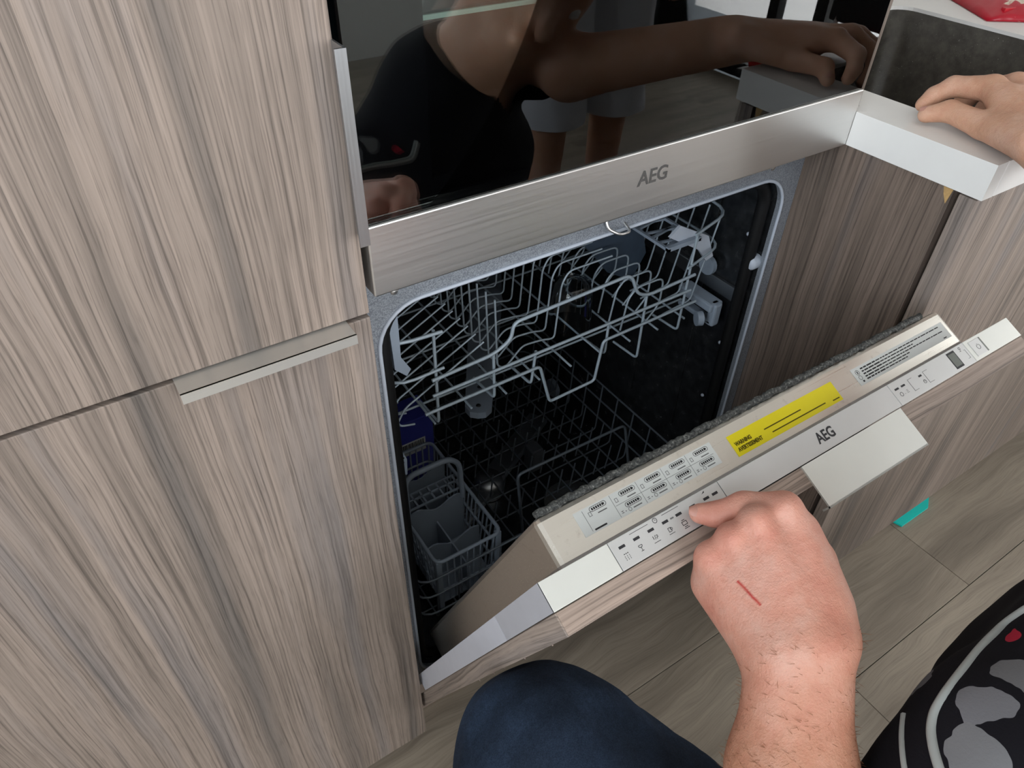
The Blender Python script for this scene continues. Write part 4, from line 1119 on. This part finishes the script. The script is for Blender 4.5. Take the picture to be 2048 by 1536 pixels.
def shirt_mat(spots):
    t = NT('shirt_black'); c = t.coord(); n = t.noise(c, 40, 2, .5); f = t.noise(c, 600, 2)
    base = srgb(22, 21, 26)
    for p, r, col in spots:
        d = t.add('ShaderNodeVectorMath', operation='DISTANCE'); t.l(c, d.inputs[0]); d.inputs[1].default_value = tuple(p)
        m = t.math('LESS_THAN', t.math('ADD', d.outputs['Value'], t.math('MULTIPLY', t.math('SUBTRACT', n, .5), .03)), r)
        base = t.mix(m, base, col)
    ad = elL - sL; L2 = float(ad @ ad)
    dp = t.add('ShaderNodeVectorMath', operation='DOT_PRODUCT'); t.l(c, dp.inputs[0]); dp.inputs[1].default_value = tuple(ad / L2)
    h = t.math('SUBTRACT', dp.outputs['Value'], float(sL @ ad / L2))
    base = t.mix(t.math('MULTIPLY', t.math('GREATER_THAN', h, .39), t.math('LESS_THAN', h, .6)), base, srgb(88, 88, 94))
    t.l(base, t.p.inputs['Base Color']); t.p.inputs['Roughness'].default_value = .85; t.p.inputs['Specular IOR Level'].default_value = .15
    t.bump(f, .3, .0006)
spots = []
for u, v, r, col in ((1965, 1412, .016, srgb(118, 118, 122)), (1950, 1500, .017, srgb(120, 120, 122)), (2046, 1345, .015, srgb(110, 110, 112)), (2030, 1275, .0042, srgb(170, 40, 60))):
    hp, _ = on_shirt(u, v)
    if hp is not None: spots.append((hp, r, col))
for q in range(14):
    spots.append((chest + np.array([random.uniform(-.16, .18), .13 + random.uniform(-.05, .03), random.uniform(-.2, .12)]), random.uniform(.012, .03), srgb(112, 112, 116)))
shirt_mat(spots); shirtA.data.materials.append(MATS['shirt_black'])
pip = []
for u, v in ((2075, 1206), (2048, 1222), (2010, 1248), (1965, 1292), (1925, 1342), (1890, 1388), (1868, 1425), (1862, 1460), (1868, 1500), (1880, 1540), (1895, 1580)):
    hp, hn = on_shirt(u, v)
    if hp is not None: pip.append(np.array(hp))
plain('piping', srgb(160, 163, 160), .8, 0, .2)
hem = [np.array(h_[0]) for h_ in (on_shirt(u, v) for u, v in ((1816, 1392), (1808, 1430), (1804, 1470), (1806, 1510), (1812, 1550))) if h_[0] is not None]
if len(hem) > 2: MB().tube(fillet(hem, .01), .0022, 8).build('sleeve_hem', 'piping', pa)
if len(pip) > 2: MB().tube(fillet(pip, .01), .0032, 8).build('piping', 'piping', pa)
# hair, eyes, shoes, nails
hr = []
cap(hr, Hd(-.032, .052, 0), Hd(.012, .062, 0), .082, .074, .03); cap(hr, Hd(-.045, -.01, 0), Hd(-.045, .03, 0), .068, .07, .03)
cloth('hair', hr, .006, .003, 'hair_dark', pa, lambda c: ((c - head) @ fwd) < .062, .003, 120, 5)
for s_ in (-1, 1):
    e = Hd(.080, .026, s_ * .030); bm_ = MB().lathe([(0, -.010), (.007, -.007), (.010, 0), (.007, .007), (0, .010)], e, 12).build('eye', 'eye_white', pa)
for an, dr in ((anL, np.array([-.02, .10, 0])), (anR, np.array([.03, .10, 0]))):
    sh = []; cap(sh, an + np.array([0, -.03, -.045]), an + dr * 1.35 + np.array([0, 0, -.052]), .040, .032, .03); cap(sh, an + np.array([0, -.01, -.01]), an + np.array([0, -.01, -.05]), .048, .045, .02)
    cloth('shoe', sh, .006, .0, 'shoe_black', pa, lambda c: c[:, 2] > .004, .0005, 60, 1)
def nail(c, d, n, w_, l_, par):
    d = d / np.linalg.norm(d); n = n - d * (n @ d); n /= np.linalg.norm(n); s_ = np.cross(d, n); vs = []; fs = []
    K, J = 7, 6
    for i in range(J + 1):
        for k in range(K + 1):
            u_ = k / K * 2 - 1; t_ = i / J; ww = w_ * (1 - .35 * max(0, t_ - .55) / .45 - .2 * max(0, .25 - t_) / .25)
            vs.append(c + d * (l_ * (t_ - .5)) + s_ * (ww * u_) - n * (w_ * .42 * u_ * u_) - n * (.0006 * (t_ > .9)))
    for i in range(J):
        for k in range(K): fs.append((i * (K + 1) + k, i * (K + 1) + k + 1, (i + 1) * (K + 1) + k + 1, (i + 1) * (K + 1) + k))
    m_ = MB(); m_._add(vs, fs, True); return m_.build('fingernail', 'nail', par)
def surf_pt(p, n, rr): return p + n / np.linalg.norm(n) * rr
dirn = px(1399, 1027, .5498) - px(1431, 1029, .5465); toc = np.array([-.55, .1, .8])
tip = px(1396, 1027, .5500); nail(surf_pt(tip, toc, .0078), dirn, toc, .0046, .0085, pa)
dirn2 = px(1852, 229, .779) - px(1899, 222, .769); tip2 = px(1853, 228, .779); n2_ = np.array([-.25, .35, .9])
nail(surf_pt(tip2, n2_, .0084), dirn2, n2_, .0058, .011, pa)
# short hairs on the forearm (uncountable)
r_ = np.random.RandomState(4); hv = []; hf = []
cand = fineV[r_.choice(len(fineV), 9000)]
axis = (px(1590, 1545, .484) - px(1600, 1305, .487)); axis /= np.linalg.norm(axis)
base0 = px(1600, 1250, .487)
tt = (cand - base0) @ axis; ctrl = base0 + tt[:, None] * axis; nn = cand - ctrl; nn /= (np.linalg.norm(nn, axis=1)[:, None] + 1e-9)
sel = np.where((tt > .0) & (tt < .14) & (r_.rand(len(tt)) < np.clip(.25 + tt * 6, 0, 1)))[0][:1100]
for i in sel:
    p0 = cand[i] - nn[i] * .0004; d = nn[i] * .45 + r_.normal(size=3) * .35 + np.cross(axis, nn[i]) * .8 - axis * .3; d /= np.linalg.norm(d); l_ = r_.uniform(.004, .009)
    q = np.cross(d, nn[i]); q /= np.linalg.norm(q) + 1e-9; b = len(hv); p1 = p0 + d * l_ * .55 + nn[i] * .0003; p2 = p0 + d * l_ - nn[i] * .0006
    w_ = .00012
    hv += [p0 - q * w_, p0 + q * w_, p1 + q * w_, p1 - q * w_, p2]; hf += [(b, b + 1, b + 2, b + 3), (b + 3, b + 2, b + 4)]
mh = MB(); mh._add(hv, hf, True); tag(mh.build('arm_hair', 'arm_hair', pa), kind='stuff')

# ------------------------------------------------------------------ bystander in white shorts (mirrored in the oven glass)
pb_ = empty('person', (1.09, -1.12, 0), 'person standing in white shorts and navy shirt behind the crouching one, mirrored in the oven', 'person')
B0 = np.array([1.09, -1.12, 0])
b = lambda x, y, z: B0 + np.array([x, y, z])
LB = []; UB = []; HB = []
for s_ in (-1, 1):
    cap(LB, b(s_ * .095, 0, .90), b(s_ * .105, .02, .50), .082, .056, .02); cap(LB, b(s_ * .105, .02, .50), b(s_ * .105, -.01, .10), .056, .038, .02)
    cap(LB, b(s_ * .105, -.02, .05), b(s_ * .12, .14, .035), .040, .030, .02)
    cap(HB, b(s_ * .19, 0, 1.42), b(s_ * .25, -.03, 1.13), .048, .040, .02); cap(HB, b(s_ * .25, -.03, 1.13), b(s_ * .24, .04, .88), .039, .027, .015); cap(HB, b(s_ * .24, .04, .88), b(s_ * .235, .07, .80), .027, .032, .01)
    for q in range(4): cap(HB, b(s_ * .235 - .024 + .016 * q, .075, .80), b(s_ * .235 - .022 + .015 * q, .085, .725 - .006 * (q in (1, 2))), .009, .0075, .004)
    cap(HB, b(s_ * .215, .09, .83), b(s_ * .205, .115, .765), .011, .009, .006)
cap(UB, b(-.07, 0, .93), b(.07, 0, .93), .115, .115, .04); cap(UB, b(0, 0, .98), b(0, 0, 1.25), .13, .14, .05); cap(UB, b(-.09, 0, 1.30), b(.09, 0, 1.30), .12, .12, .05); cap(UB, b(-.15, 0, 1.43), b(.15, 0, 1.43), .055, .055, .04)
cap(HB, b(0, 0, 1.42), b(0, .01, 1.54), .058, .054, .02); cap(HB, b(0, -.005, 1.64), b(0, .02, 1.64), .082, .076, .03); cap(HB, b(0, .02, 1.60), b(0, .05, 1.54), .06, .034, .03); cap(HB, b(0, .098, 1.62), b(0, .112, 1.585), .009, .013, .012)
for s_ in (-1, 1): cap(HB, b(s_ * .083, 0, 1.62), b(s_ * .081, -.01, 1.585), .012, .009, .006)
PB = LB + UB + HB
lo, hi = bounds(PB); V, Q = surfnet(*field(PB, lo, hi, .008)); V = relax(V, Q, 1)
link('body', mesh_np('body', V, Q), 'skin_other', pb_)
shp = UB[:1] + [(a, b_ + np.array([0, .0, -.07]), ra, .074, k) for a, b_, ra, rb, k in LB if a[2] > .8]
cloth('shorts', shp, .008, .022, 'shorts_white', pb_, lambda c: (c[:, 2] > .45) & (c[:, 2] < .99), .006, 40, 2)
cloth('shirt', UB + [q for q in HB if q[0][2] > 1.40 and q[1][2] < 1.2], .008, .012, 'shirt_navy', pb_, lambda c: (c[:, 2] > .92) & (np.linalg.norm(c - b(0, .01, 1.53), axis=1) > .078) & ~((np.abs(c[:, 0] - B0[0]) > .19) & (c[:, 2] < 1.22)), .004, 40, 6)
hb_ = []; cap(hb_, b(0, -.02, 1.66), b(0, .012, 1.67), .085, .078, .03)
cloth('hair', hb_, .008, .003, 'hair_dark', pb_, lambda c: (c[:, 1] < B0[1] + .075) & (c[:, 2] > 1.60), .003, 110, 8)
for s_ in (-1, 1):
    sh = []; cap(sh, b(s_ * .105, -.03, .045), b(s_ * .12, .15, .034), .044, .036, .03)
    cloth('shoe', sh, .007, .003, 'shoe_black', pb_, lambda c: (c[:, 2] > .003) & (c[:, 2] < .082), .0005, 60, 1)

# ------------------------------------------------------------------ dining corner seen only in the oven's reflection
tb_ = empty('dining_table', (1.75, -1.75, 0), 'brown dining table with black legs behind the crouching person', 'table')
MB().box((1.30, -2.25, .71), (2.15, -1.25, .74), .004).build('table_top', 'table_wood', tb_)
for x in (1.34, 2.07):
    for y in (-2.21, -1.33): MB().box((x, y, 0), (x + .04, y + .04, .71), .002).build('leg', 'frame_black', tb_)
ch_ = empty('dining_chair', (1.95, -.95, 0), 'chair with thin steel legs and red cushion seat near the patio door', 'chair')
MB().box((1.75, -1.15, .43), (2.15, -.75, .45), .006).build('seat', 'frame_black', ch_)
MB().box((1.77, -1.13, .45), (2.13, -.77, .50), .02).build('cushion', 'cushion_red', ch_)
MB().box((2.13, -1.13, .55), (2.15, -.77, .88), .008).build('backrest', 'frame_black', ch_)
for x, dx in ((1.79, -.03), (2.11, .03)):
    for y, dy in ((-1.11, -.03), (-.79, .03)): MB().cyl((x, y, .43), (x + dx, y + dy, 0), .009, seg=10).build('leg', 'steel_trim', ch_)
for y in (-1.10, -.80): MB().cyl((2.13, y, .44), (2.14, y, .60), .008, seg=8).build('back_post', 'steel_trim', ch_)
